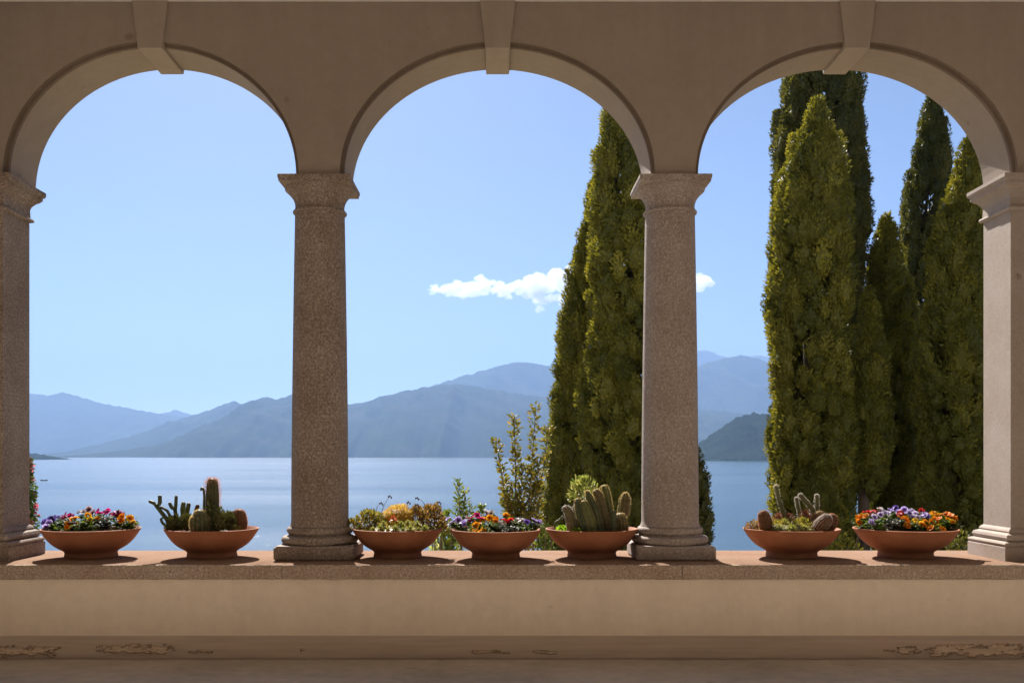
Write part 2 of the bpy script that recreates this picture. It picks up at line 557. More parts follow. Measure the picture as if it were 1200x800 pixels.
# columns ----------------------------------------------------------------------
def column(x, mat, label):
    c = thing('stone_column', (x, YC, SILL_Z), label, 'column', 'columns carrying the arches')
    z = SILL_Z
    b = MB()
    b.box((x - 0.293, YC - 0.293, z + 0.001), (x + 0.293, YC + 0.293, z + 0.108), bevel=0.014)
    base = part(c, 'plinth', b, mat)
    b = MB()
    prof = []
    for k in range(9):
        a = -math.pi / 2 + math.pi * k / 8
        prof.append((0.262 + 0.028 * math.cos(a), z + 0.139 + 0.03 * math.sin(a)))
    prof.append((0.24, z + 0.172)); prof.append((0.234, z + 0.182))
    for k in range(9):
        a = -math.pi / 2 + math.pi * k / 8
        prof.append((0.226 + 0.024 * math.cos(a), z + 0.211 + 0.027 * math.sin(a)))
    prof.append((0.224, z + 0.241)); 
    b.lathe(prof, (x, YC, 0), 64)
    part(c, 'base_moulding', b, mat, smooth=50)
    b = MB()
    zt = 3.29
    prof = [(0.228, z + 0.2415), (0.222, z + 0.255), (0.217, z + 0.28)]
    for k in range(1, 13):
        u = k / 12
        prof.append((0.217 - 0.029 * (u ** 1.5), z + 0.28 + (zt - z - 0.28) * u))
    b.lathe(prof, (x, YC, 0), 64)
    part(c, 'shaft', b, mat, smooth=50)
    b = MB()
    prof = [(0.19, 3.2905)]
    for k in range(7):
        a = -math.pi / 2 + math.pi * k / 6
        prof.append((0.192 + 0.013 * math.cos(a), 3.304 + 0.0125 * math.sin(a)))
    prof += [(0.186, 3.319), (0.186, 3.355), (0.190, 3.375), (0.2, 3.40), (0.216, 3.425), (0.24, 3.45), (0.262, 3.47), (0.264, 3.482)]
    b.lathe(prof, (x, YC, 0), 64)
    cp = part(c, 'capital', b, mat, smooth=50)
    b = MB()
    b.square_lathe([(-0.012, 3.4825), (0.0, 3.4835), (0.0, 3.505), (0.006, 3.507), (0.006, 3.534), (0.0, 3.5365)], x - 0.262, x + 0.262, YC - 0.262, YC + 0.262)
    ab = part(cp, 'abacus', b, mat)
    bv = ab.modifiers.new('bevel', 'BEVEL'); bv.width = 0.003; bv.segments = 2

column(-1.374, M['granite'], 'rough brown granite column beside the bowl of sedums and rosettes')
column(1.309, M['granite_pale'], 'paler pinkish stone column beside the bowl of upright ribbed cacti')

def pier(xa, xb, mat, label):
    c = thing('square_pier', ((xa + xb) / 2, YC, SILL_Z), label, 'pier', 'square piers at the ends of the arcade')
    z = SILL_Z
    ya, yb = YC - 0.205, YC + 0.205
    b = MB()
    b.square_lathe([(0.085, z + 0.001), (0.085, z + 0.098), (0.076, z + 0.102), (0.074, z + 0.106), (0.082, z + 0.112), (0.086, z + 0.122), (0.08, z + 0.133), (0.055, z + 0.14)], xa, xb, ya, yb)
    part(c, 'plinth', b, mat)
    b = MB()
    b.square_lathe([(0.045, z + 0.1405), (0.058, z + 0.152), (0.062, z + 0.168), (0.055, z + 0.188), (0.03, z + 0.197), (0.022, z + 0.201), (0.026, z + 0.212), (0.018, z + 0.226), (0.0, z + 0.24)], xa, xb, ya, yb)
    part(c, 'base_moulding', b, mat)
    b = MB()
    b.square_lathe([(0.0, z + 0.2405), (0.0, 3.279)], xa, xb, ya, yb)
    part(c, 'shaft', b, mat)
    b = MB()
    b.square_lathe([(0.004, 3.2795), (0.022, 3.285), (0.027, 3.298), (0.022, 3.31), (0.006, 3.315), (0.004, 3.38), (0.012, 3.405), (0.035, 3.435), (0.06, 3.452), (0.062, 3.46), (0.072, 3.466), (0.072, 3.488), (0.084, 3.494), (0.09, 3.51), (0.09, 3.536)], xa, xb, ya, yb)
    part(c, 'capital', b, mat)

pier(-4.25, -3.70, M['granite'], 'square brown granite pier beside the pink flowering climber')
pier(3.815, 4.38, M['stone_smooth'], 'square smooth pale stone pier beside the bowl of orange and lilac pansies')
pier(-7.05, -6.50, M['granite'], 'square brown granite end pier farther along the parapet than the climber')
pier(6.83, 7.40, M['stone_smooth'], 'square pale stone end pier farther along the parapet than the pansies')

# ------------------------------------------------------------------ terrain, lake, mountains
LAKE = EYE - 15.0
def terrain():
    xs = np.concatenate([np.linspace(-900, -60, 30), np.linspace(-56, 56, 113), np.linspace(60, 900, 30)])
    ys = np.concatenate([np.linspace(-900, 8.0, 12), np.linspace(8.5, 70, 90)])
    X, Y = np.meshgrid(xs, ys, indexing='ij')
    Z = np.interp(Y, [-900, 0, 8, 13, 20, 30, 40, 60, 70], [-0.4, -0.4, -0.4, -0.45, -1.5, -3.0, -6, -13, -16])
    Z = Z + (fbm(X * 0.25, Y * 0.25, 2) - 0.5) * 0.35 * (Y > 9)
    b = MB()
    b.add(np.stack([X, Y, Z], 2).reshape(-1, 3), grid_faces(len(xs), len(ys)))
    return b
M['ground'] = m_plain('garden_earth', (0.17, 0.16, 0.07), (0.22, 0.18, 0.12), 1.2, 0.95, 0.6, 0.05, 8)
single('terrain', terrain(), M['ground'], kind='structure', smooth=True)

m, nt, n, l, bs = _new('lake_water')
v1 = coords(n, l, (0.05, 0.16, 1))
v2 = coords(n, l, (0.6, 1.6, 1))
v3 = coords(n, l, (0.0012, 0.006, 1))
c = ramp(n, l, noise(n, l, v3, 1.0, 4), [(0.35, (0.02, 0.05, 0.075)), (0.65, (0.035, 0.075, 0.10))])
l.new(c, bs.inputs['Base Color'])
bs.inputs['IOR'].default_value = 1.33
rr = n.new('ShaderNodeMapRange')
rr.inputs['From Min'].default_value = 0.35; rr.inputs['From Max'].default_value = 0.65
rr.inputs['To Min'].default_value = 0.14; rr.inputs['To Max'].default_value = 0.18
l.new(noise(n, l, v3, 1.7, 5, 0.6), rr.inputs['Value'])
l.new(rr.outputs[0], bs.inputs['Roughness'])
h = n.new('ShaderNodeMath'); h.operation = 'MULTIPLY_ADD'
l.new(noise(n, l, v1, 1.0, 5, 0.6), h.inputs[0]); h.inputs[1].default_value = 2.0
l.new(noise(n, l, v2, 1.0, 4, 0.6), h.inputs[2])
bump(n, l, bs, h.outputs[0], 0.4, 0.3)
M['water'] = m
b = MB()
b.add([(-28000, -900, LAKE), (28000, -900, LAKE), (28000, 19300, LAKE), (-28000, 19300, LAKE)], [[0, 1, 2, 3]])
single('lake', b, M['water'], kind='structure')

def m_mountain(name, c1, c2, rock, snow=None, sz=0):
    m, nt, n, l, bs = _new(name)
    v = coords(n, l)
    c = ramp(n, l, noise(n, l, v, 0.004, 8, 0.65), [(0.3, c1), (0.55, c2), (0.75, rock)])
    f = ramp(n, l, noise(n, l, v, 0.03, 4, 0.7), [(0.3, (0.6, 0.6, 0.6)), (0.7, (1.2, 1.2, 1.2))])
    c = mixc(n, l, 0.8, c, f, 'MULTIPLY')
    if snow:
        tc = n.new('ShaderNodeTexCoord'); sp = n.new('ShaderNodeSeparateXYZ')
        l.new(tc.outputs['Object'], sp.inputs[0])
        ad = n.new('ShaderNodeMath'); ad.operation = 'MULTIPLY_ADD'
        l.new(noise(n, l, v, 0.003, 8, 0.7), ad.inputs[0]); ad.inputs[1].default_value = 900; l.new(sp.outputs[2], ad.inputs[2])
        mr = n.new('ShaderNodeMapRange'); mr.inputs['From Min'].default_value = sz; mr.inputs['From Max'].default_value = sz + 120
        l.new(ad.outputs[0], mr.inputs['Value'])
        c = mixc(n, l, mr.outputs[0], c, snow)
    l.new(c, bs.inputs['Base Color'])
    bs.inputs['Roughness'].default_value = 0.95
    bs.inputs['Specular IOR Level'].default_value = 0.0
    return m
M['mount'] = m_mountain('mountain_forest', (0.02, 0.034, 0.018), (0.036, 0.05, 0.026), (0.075, 0.07, 0.06))
M['snowy'] = m_mountain('mountain_snow', (0.06, 0.07, 0.05), (0.14, 0.14, 0.12), (0.25, 0.24, 0.22), (0.30, 0.31, 0.33), 1450)
M['head'] = m_mountain('headland_forest', (0.010, 0.018, 0.013), (0.020, 0.031, 0.021), (0.036, 0.046, 0.03))

def ridge(name, pts, D, foot, mat, seed, spur=0.24, rough=0.006, ncol=440, treeh=0):
    pts = np.array(pts, float)
    px = np.linspace(pts[0, 0], pts[-1, 0], ncol)
    py = np.interp(px, pts[:, 0], pts[:, 1])
    k = np.array([1, 2, 1]) / 4.0
    py[1:-1] = np.convolve(py, k, 'valid')
    py += (fbm(px / 7, px * 0, seed, 5, 0.65) - 0.5) * 4.2
    zc = EYE + (PY - py) * D / F
    zc = np.maximum(zc, LAKE + 2)
    vs = np.concatenate([np.linspace(0, 1, 46), np.linspace(1.05, 1.6, 10)])
    X = np.repeat(((px - PX) * D / F)[:, None], len(vs), 1)
    Y = np.repeat((foot + (D - foot) * vs)[None, :], ncol, 0)
    prof = np.where(vs <= 1, np.clip(vs, 0, 1) ** 0.85, np.clip(1 - (vs - 1) / 0.6, 0, 1) ** 1.2)
    H = zc - LAKE
    sp = fbm(X / (D * 0.02) + Y / (D * 0.05), Y / (D * 0.06), seed + 3, 6, 0.55) - 0.5
    Y = Y + (fbm(X / (D * 0.03), X * 0, seed + 8, 4) - 0.5) * (D - foot) * 0.5 * (1 - np.clip(vs, 0, 1))[None, :]
    Z = LAKE - 1.0 + H[:, None] * prof[None, :] * (1 + spur * 2 * sp * np.sin(np.pi * np.clip(vs, 0, 1))[None, :])
    if treeh:
        Z = Z + treeh * (vnoise(X / 9, Y / 9, seed) ** 2) * (prof > 0.02)[None, :]
    edge = np.clip(np.minimum(np.arange(ncol), np.arange(ncol)[::-1]) / 6.0, 0, 1)
    Z = (Z - (LAKE - 1.0)) * edge[:, None] + LAKE - 1.0
    Z[:, 0] = LAKE - 1.0
    b = MB()
    b.add(np.stack([X, Y, Z], 2).reshape(-1, 3), grid_faces(ncol, len(vs)))
    return single(name, b, mat, kind='structure', smooth=True)

ridge('mountain', [(-500, 500), (-250, 470), (0, 463), (37, 462), (58, 463), (72, 459), (84, 462), (92, 465), (120, 472), (150, 478), (185, 485), (230, 490), (280, 496), (340, 508), (430, 534)], 14000, 11500, M['mount'], 1)
ridge('mountain', [(60, 520), (140, 500), (180, 487), (204, 480), (228, 485), (260, 490), (340, 505), (420, 530)], 17500, 15500, M['mount'], 2)
ridge('mountain', [(95, 537), (140, 522), (180, 503), (215, 490), (245, 480), (262, 474), (275, 470), (290, 474), (330, 482), (380, 500), (440, 534)], 10200, 8400, M['mount'], 3)
ridge('mountain', [(170, 537), (215, 522), (255, 500), (278, 485), (292, 474), (302, 467), (312, 464), (325, 468), (335, 465), (345, 461), (375, 463), (410, 474), (430, 470), (450, 463), (480, 457), (510, 451), (535, 450), (560, 453), (600, 460), (640, 466), (700, 472), (800, 478), (950, 490), (1100, 484), (1350, 500), (1500, 536)], 8300, 6200, M['mount'], 4, ncol=640)
ridge('mountain', [(440, 500), (480, 470), (505, 453), (520, 447), (545, 440), (575, 431), (600, 425), (612, 424), (630, 426), (660, 430), (720, 434), (770, 434), (820, 428), (845, 420), (870, 416), (888, 419), (905, 428), (960, 440), (1100, 450), (1300, 440), (1500, 500)], 11800, 9600, M['mount'], 5, ncol=640)
ridge('mountain', [(700, 470), (760, 425), (800, 411), (822, 410), (838, 413), (850, 417), (865, 421), (880, 417), (890, 415), (910, 417), (960, 408), (1050, 420), (1250, 450)], 17000, 15200, M['snowy'], 6)
ridge('headland', [(780, 538), (800, 531), (822, 518), (840, 504), (858, 493), (870, 488), (884, 485), (900, 486), (950, 480), (1050, 470), (1250, 460), (1500, 520)], 2950, 2500, M['head'], 7, spur=0.25, treeh=9, ncol=520)
ridge('headland', [(-420, 505), (-200, 525), (0, 531), (30, 531.5), (44, 532), (56, 534), (68, 537)], 3300, 3050, M['head'], 8, treeh=4)

# ------------------------------------------------------------------ trees
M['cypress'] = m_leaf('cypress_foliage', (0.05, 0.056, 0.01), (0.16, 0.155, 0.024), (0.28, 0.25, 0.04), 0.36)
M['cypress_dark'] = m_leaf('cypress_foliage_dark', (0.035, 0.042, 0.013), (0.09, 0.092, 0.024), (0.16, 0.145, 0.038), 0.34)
M['bark'] = m_plain('bark', (0.10, 0.075, 0.055), (0.05, 0.036, 0.026), 6, 0.95, 0.8, 0.02, 18, stretch=(3, 3, 0.6))

def leaf_quads(mb, Pn, D, N, L, W, tint):
    """diamond leaves: base Pn, direction D, facing N, length L, width W (arrays)"""
    S = np.cross(D, N)
    S /= np.linalg.norm(S, axis=1, keepdims=True) + 1e-9
    a = Pn
    b = Pn + D * (L * 0.45)[:, None] + S * (W * 0.5)[:, None]
    c = Pn + D * L[:, None]
    d = Pn + D * (L * 0.45)[:, None] - S * (W * 0.5)[:, None]
    k = len(Pn)
    V = np.stack([a, b, c, d], 1).reshape(-1, 3)
    f = np.arange(4 * k).reshape(k, 4)
    mb.add(V, f, np.repeat(tint, 4))

def rand_dirs(g, k):
    return unit(g.normal(0, 1, (k, 3)))

def unit(a):
    return a / (np.linalg.norm(a, axis=-1, keepdims=True) + 1e-9)

def cypress(tab, d, label, mat, seed, density=1.0, crown_bottom=None, ground=-1.6, plume=0.17, leafL=0.062, group='cypress trees beyond the parapet', name='cypress_tree', cat='tree'):
    g = np.random.default_rng(seed)
    tab = np.array(tab, float)
    zs = EYE + (PY - tab[:, 0]) * d / F
    xs = (tab[:, 1] - PX) * d / F
    rs = tab[:, 2] * d / F
    o = np.argsort(zs)
    zs, xs, rs = zs[o], xs[o], rs[o]
    zmin, zmax = zs[0], zs[-1]
    cx = lambda z: np.interp(z, zs, xs)
    rr = lambda z: np.interp(z, zs, rs)
    x0 = float(cx(zmin))
    root = thing(name, (x0, d, ground), label, cat, group)
    b = MB()
    tz = np.linspace(ground - 0.1, zmin + (zmax - zmin) * 0.9, 14)
    rm = rs.max()
    b.tube([(float(cx(z)) if z > zmin else x0, d, z) for z in tz], np.linspace(0.16 * rm + 0.07, 0.012, 14), 8)
    part(root, 'trunk', b, M['bark'], smooth=True)
    b = MB()
    for k in range(26):                                   # upswept limbs
        z = g.uniform(zmin - 0.3, zmax - 0.8); a = g.uniform(0, 2 * math.pi)
        r1 = float(rr(z + 0.7)) * 0.75
        c0 = float(cx(z))
        b.tube([(c0, d, z), (c0 + r1 * 0.6 * math.cos(a), d + r1 * 0.6 * math.sin(a), z + 0.25), (c0 + r1 * math.cos(a), d + r1 * math.sin(a), z + 0.8)], [0.03, 0.02, 0.008], 5)
    part(root, 'limbs', b, M['bark'], kind='stuff')
    # big upswept masses, small sprays on the surface of each, leaves on each spray
    area = np.trapezoid(2 * math.pi * rs, zs) if hasattr(np, 'trapezoid') else np.trapz(2 * math.pi * rs, zs)
    NB = int(area * 13 * density) + 14
    zz = np.linspace(zmin, zmax, 200)
    w = rr(zz) + 0.10
    cdf = np.cumsum(w) / w.sum()
    z0 = np.interp((np.arange(NB) + g.random(NB)) / NB, cdf, zz)
    th = np.arange(NB) * 2.39996 + g.normal(0, 0.3, NB)
    Rl = np.minimum(plume * g.uniform(0.55, 1.3, NB) ** 1.0, rr(z0) * 0.85 + 0.02)
    Hl = Rl * g.uniform(1.3, 2.3, NB)
    z0 = np.minimum(z0, zmax - Hl * 0.8)
    big = 0.90 + 0.16 * fbm(th * 1.3 + 5, z0 * 1.1, seed, 3, 0.5)
    rc = np.maximum(rr(z0) * big - Rl * g.uniform(0.7, 1.5, NB), 0)
    out = np.stack([np.cos(th), np.sin(th), 0 * th], 1)
    C = np.stack([cx(z0), np.full(NB, d), z0], 1) + out * rc[:, None]
    axl = unit(np.array([0, 0, 1.0]) + out * g.uniform(0.05, 0.35, NB)[:, None] + g.normal(0, 0.10, (NB, 3)))
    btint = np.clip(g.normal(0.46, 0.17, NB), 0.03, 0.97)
    u = unit(np.cross(axl, np.array([0.3, 0.9, 0.1]))); v = np.cross(axl, u)
    # hearts of the clumps, tinted darker as painted shade behind the leaves
    b = MB()
    n5 = 7
    tt = np.array([-0.95, -0.5, 0.05, 0.55, 0.97]); pf = np.array([0.12, 0.72, 0.78, 0.55, 0.05])
    ang = np.linspace(0, 2 * math.pi, n5, endpoint=False)
    ring = (C[:, None, None, :] + (axl * Hl[:, None])[:, None, None, :] * (tt * 0.85)[None, :, None, None]
            + (Rl[:, None, None] * pf[None, :, None])[..., None] * (np.cos(ang)[None, None, :, None] * u[:, None, None, :] + np.sin(ang)[None, None, :, None] * v[:, None, None, :]))
    ring += g.normal(0, 0.012, ring.shape)
    f0 = np.array([[k * n5 + i, k * n5 + (i + 1) % n5, (k + 1) * n5 + (i + 1) % n5, (k + 1) * n5 + i] for k in range(4) for i in range(n5)])
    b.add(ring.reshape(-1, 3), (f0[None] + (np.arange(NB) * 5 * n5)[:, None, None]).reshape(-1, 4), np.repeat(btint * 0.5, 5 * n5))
    # leaves over the outer side of every clump
    nl = np.maximum((Rl * Hl * 4600).astype(int), 40)
    idx = np.repeat(np.arange(NB), nl); K = len(idx)
    q = rand_dirs(g, K)
    flip = (q * (out[idx] + np.array([0, 0, 0.35]))).sum(1) < -0.25
    q[flip] *= -1
    t = (q * axl[idx]).sum(1)
    perp = unit(q - axl[idx] * t[:, None])
    prof = np.interp(t, [-1, -0.5, 0.1, 0.6, 1.0], [0.05, 0.8, 1.0, 0.75, 0.05])
    pos = C[idx] + axl[idx] * (t * Hl[idx])[:, None] + perp * (prof * Rl[idx] * g.uniform(0.72, 1.06, K))[:, None]
    dr = unit(perp * g.uniform(0.35, 1.0, K)[:, None] + axl[idx] * 0.75 + g.normal(0, 0.25, (K, 3)))
    nn = unit(perp + g.normal(0, 0.45, (K, 3)))
    leaf_quads(b, pos, dr, nn, leafL * g.uniform(0.6, 1.4, K), leafL * 0.45 * g.uniform(0.7, 1.3, K), np.clip(btint[idx] + g.normal(0, 0.13, K), 0, 1))
    # inner leaves closing the heart of the tree, tinted dark as its shade
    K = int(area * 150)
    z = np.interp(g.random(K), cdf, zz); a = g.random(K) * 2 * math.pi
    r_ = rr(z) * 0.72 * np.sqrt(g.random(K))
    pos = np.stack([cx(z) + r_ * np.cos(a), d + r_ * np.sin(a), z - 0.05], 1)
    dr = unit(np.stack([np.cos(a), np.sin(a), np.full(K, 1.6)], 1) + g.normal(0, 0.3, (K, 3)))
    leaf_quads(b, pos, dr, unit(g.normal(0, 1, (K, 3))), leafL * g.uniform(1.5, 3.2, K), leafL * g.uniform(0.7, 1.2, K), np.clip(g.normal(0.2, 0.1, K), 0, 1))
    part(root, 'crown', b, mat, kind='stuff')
    return root

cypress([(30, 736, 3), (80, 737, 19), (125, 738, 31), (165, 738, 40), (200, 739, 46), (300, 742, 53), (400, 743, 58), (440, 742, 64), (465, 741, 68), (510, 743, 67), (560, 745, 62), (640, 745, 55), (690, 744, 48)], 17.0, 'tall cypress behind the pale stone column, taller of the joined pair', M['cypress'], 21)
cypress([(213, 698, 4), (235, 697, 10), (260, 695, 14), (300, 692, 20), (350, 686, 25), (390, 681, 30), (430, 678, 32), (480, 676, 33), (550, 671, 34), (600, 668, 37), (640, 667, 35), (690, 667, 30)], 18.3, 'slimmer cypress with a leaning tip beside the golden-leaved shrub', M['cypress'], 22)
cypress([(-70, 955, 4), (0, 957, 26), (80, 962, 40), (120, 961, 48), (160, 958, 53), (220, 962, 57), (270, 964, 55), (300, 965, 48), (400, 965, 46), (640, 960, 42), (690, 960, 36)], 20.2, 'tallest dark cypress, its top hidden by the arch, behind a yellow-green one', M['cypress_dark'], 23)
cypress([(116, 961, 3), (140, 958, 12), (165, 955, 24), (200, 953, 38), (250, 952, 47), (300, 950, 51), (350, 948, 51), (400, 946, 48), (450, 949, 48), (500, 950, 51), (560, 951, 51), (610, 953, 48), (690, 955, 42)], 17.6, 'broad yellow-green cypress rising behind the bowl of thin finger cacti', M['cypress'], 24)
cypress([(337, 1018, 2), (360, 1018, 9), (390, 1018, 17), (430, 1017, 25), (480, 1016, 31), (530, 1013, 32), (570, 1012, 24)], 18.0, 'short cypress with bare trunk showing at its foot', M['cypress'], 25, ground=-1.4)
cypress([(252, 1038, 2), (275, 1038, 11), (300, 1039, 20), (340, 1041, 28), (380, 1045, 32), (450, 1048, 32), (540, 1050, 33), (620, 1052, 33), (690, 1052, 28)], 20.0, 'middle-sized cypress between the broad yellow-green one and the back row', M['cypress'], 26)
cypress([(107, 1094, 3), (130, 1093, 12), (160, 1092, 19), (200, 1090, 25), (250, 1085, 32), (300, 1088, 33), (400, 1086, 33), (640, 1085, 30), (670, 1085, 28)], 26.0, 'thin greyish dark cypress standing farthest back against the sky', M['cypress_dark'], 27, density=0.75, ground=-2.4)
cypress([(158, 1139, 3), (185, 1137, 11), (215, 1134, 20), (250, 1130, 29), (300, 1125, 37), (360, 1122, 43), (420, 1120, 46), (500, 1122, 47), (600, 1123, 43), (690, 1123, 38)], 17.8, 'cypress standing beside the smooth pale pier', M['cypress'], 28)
cypress([(522, 806, 6), (545, 804, 22), (570, 803, 30), (610, 803, 33), (640, 803, 33), (700, 803, 28)], 14.0, 'small dark conifer half hidden behind the pale stone column', M['cypress_dark'], 29, ground=-0.6, plume=0.11, leafL=0.05, density=2.0, group=None, name='conifer_shrub', cat='shrub')


# ------------------------------------------------------------------ leafy plants beyond the parapet
def leaf6(mb, Pn, D, N, L, W, tint, bend=0.15):
    """pointed oval leaves of two halves folded along the midrib"""
    S = unit(np.cross(D, N)); N2 = unit(np.cross(S, D))
    k = len(Pn)
    def pt(a, s, h):
        return Pn + D * (L * a)[:, None] + S * (W * s)[:, None] + N2 * (L * h)[:, None]
    V = np.stack([pt(0, 0, 0), pt(0.32, 0.5, 0.10), pt(0.72, 0.40, 0.06 - bend * .5), pt(1.0, 0, -bend), pt(0.72, -0.40, 0.06 - bend * .5), pt(0.32, -0.5, 0.10), pt(0.5, 0, 0)], 1).reshape(-1, 3)
    base = (np.arange(k) * 7)[:, None]
    f = np.concatenate([base + np.array([[0, 1, 2, 6]]), base + np.array([[6, 2, 3, 3]]), base + np.array([[0, 6, 4, 5]]), base + np.array([[6, 3, 4, 4]])])
    quads = f[[r for r in range(len(f)) if True]]
    fl = [q[:3] if q[2] == q[3] else q for q in quads.tolist()]
    mb.add(V, fl, np.repeat(tint, 7))


M['shrub_gold'] = m_leaf('golden_shrub_leaf', (0.06, 0.075, 0.018), (0.14, 0.125, 0.025), (0.27, 0.19, 0.04), 0.42, 0.5)
M['shrub_green'] = m_leaf('green_shrub_leaf', (0.05, 0.075, 0.02), (0.10, 0.14, 0.03), (0.2, 0.2, 0.05), 0.45, 0.4)
M['shrub_pale'] = m_leaf('pale_shrub_leaf', (0.10, 0.15, 0.06), (0.22, 0.28, 0.12), (0.5, 0.5, 0.38), 0.4, 0.4)
M['stem'] = m_plain('shrub_stem', (0.16, 0.12, 0.08), (0.08, 0.06, 0.04), 20, 0.9, 0.3, 0.003, 80)

def leafy_stem(root, pts, r0, r1, nleaf, L, mat, g, spread=0.09, twigs=6, start=0.2):
    pts = np.array(pts, float)
    u = np.linspace(0, 1, 24)
    q = np.stack([np.interp(u, np.linspace(0, 1, len(pts)), pts[:, k]) for k in range(3)], 1)
    q[1:-1] = (q[:-2] + q[1:-1] * 2 + q[2:]) / 4
    b = MB()
    b.tube(q, np.linspace(r0, r1, 24), 6)
    lines = [(q, start)]
    for t in range(twigs):
        s = g.uniform(0.2, 0.85); i = int(s * 23)
        dv = rand_dirs(g, 1)[0]; dv[2] = abs(dv[2]) * 0.6 + 0.7
        ln = g.uniform(0.12, 0.34) * (1.2 - s)
        tw = np.array([q[i], q[i] + unit(dv) * ln * 0.5, q[i] + unit(dv + np.array([0, 0, 0.5])) * ln])
        b.tube(tw, [r1 * 1.2, r1, r1 * 0.5], 4)
        lines.append((tw, 0.1))
    st = part(root, 'stem', b, M['stem'])
    b = MB()
    for q_, s0 in lines:
        ln = np.linalg.norm(np.diff(q_, axis=0), axis=1).sum()
        k = max(8, int(nleaf * ln))
        s = s0 + (1 - s0) * g.random(k) ** 0.8
        f = s * (len(q_) - 1)
        i = np.clip(f.astype(int), 0, len(q_) - 2); w = (f - i)[:, None]
        pos = q_[i] * (1 - w) + q_[i + 1] * w
        dr = unit(rand_dirs(g, k) * np.array([1, 1, 0.5]) + np.array([0, 0, 0.65]))
        pos = pos + dr * g.uniform(0, spread, k)[:, None]
        leaf6(b, pos, dr, unit(rand_dirs(g, k) + np.array([0, 0, 0.8])), L * g.uniform(0.6, 1.25, k), L * 0.42 * g.uniform(0.8, 1.2, k), np.clip(g.normal(0.5, 0.27, k), 0, 1))
    lf = part(root, 'leaves', b, mat, kind='stuff')

g = np.random.default_rng(5)
D1 = 11.0
root = thing('golden_shrub', P(606, 690, D1), 'tall loose shrub with golden green leaves beside the slim cypress', 'shrub')
for (tx, ty, mx, my, bx, dd) in [(628, 476, 622, 560, 612, 0), (603, 489, 604, 560, 604, 0.1), (581, 516, 592, 580, 603, -0.1), (643, 500, 634, 570, 618, 0.3), (612, 545, 610, 590, 608, 0.15), (590, 560, 598, 600, 606, 0.2), (632, 540, 626, 590, 614, -0.15)]:
    leafy_stem(root, [P(bx, 690, D1 + dd * 0.3), P((bx + mx) / 2, 630, D1 + dd * .6), P(mx, my, D1 + dd), P(tx, ty, D1 + dd)], 0.013, 0.003, 170, 0.06, M['shrub_gold'], g, 0.06, 8, 0.25)
root = thing('young_shrub', P(541, 690, 10.5), 'slender young shrub sprig rising behind the bowl of magenta and orange pansies', 'shrub')
for (tx, ty, mx, my, dd) in [(536, 564, 539, 600, 0), (545, 575, 543, 605, .05), (550, 596, 546, 615, 0.1)]:
    leafy_stem(root, [P(541, 690, 10.5), P(541, 640, 10.5), P(mx, my, 10.5 + dd), P(tx, ty, 10.5 + dd)], 0.01, 0.003, 120, 0.05, M['shrub_green'], g, 0.05, 4, 0.25)
root = thing('shrub_sprig', P(566, 690, 10.2), 'single short green sprig above the magenta pansies', 'shrub')
leafy_stem(root, [P(566, 690, 10.2), P(566, 640, 10.2), P(565, 610, 10.2), P(564, 592, 10.2)], 0.008, 0.003, 60, 0.06, M['shrub_green'], g, 0.03, 0, 0.5)

def low_shrub(px, py, rpx, d, label, mat, seed, L=0.07, k=900, group=None):
    g = np.random.default_rng(seed)
    c = P(px, py, d); r = rpx * d / F
    rt = thing('low_shrub', (c[0], d, -0.45), label, 'shrub', group)
    b = MB()
    for j in range(7):
        a = g.uniform(0, 6.28)
        b.tube([(c[0], d, -0.45), (c[0] + r * .4 * math.cos(a), d + r * .4 * math.sin(a), (c[2] - 0.45) / 2), (c[0] + r * .8 * math.cos(a), d + r * .8 * math.sin(a), c[2] + g.uniform(-.1, .1))], [0.012, 0.009, 0.004], 5)
    part(rt, 'stem', b, M['stem'], kind='stuff')
    b = MB()
    q = rand_dirs(g, k) * (g.random(k) ** 0.4)[:, None]
    pos = np.array([c[0], d, (c[2] - 0.3) / 2]) + q * np.array([r, r, (c[2] + 0.45) / 2])
    dr = unit(q + rand_dirs(g, k) * 0.6 + np.array([0, 0, 0.4]))
    leaf6(b, pos, dr, unit(rand_dirs(g, k) + np.array([0, 0, 1])), L * g.uniform(0.6, 1.3, k), L * 0.45 * g.uniform(.8, 1.2, k), np.clip(g.normal(0.5, 0.3, k), 0, 1))
    part(rt, 'leaves', b, mat, kind='stuff')
low_shrub(521, 606, 14, 9.6, 'low yellow-green leafy shrub between the sedum bowl and magenta pansies', M['shrub_green'], 31, 0.075, 900)
low_shrub(512, 634, 9, 9.0, 'low pale-leaved shrub just over the sill by the sedum bowl', M['shrub_pale'], 32, 0.07, 420)
low_shrub(638, 622, 13, 10.0, 'low green shrub behind the gap before the ribbed cacti bowl', M['shrub_green'], 33, 0.06, 800)
low_shrub(985, 632, 26, 12.0, 'low dark green shrub behind the bowl of finger cacti', M['cypress'], 34, 0.06, 1500)
low_shrub(1125, 630, 20, 11.5, 'low dark green shrub behind the pale pier base', M['cypress_dark'], 35, 0.06, 1100)

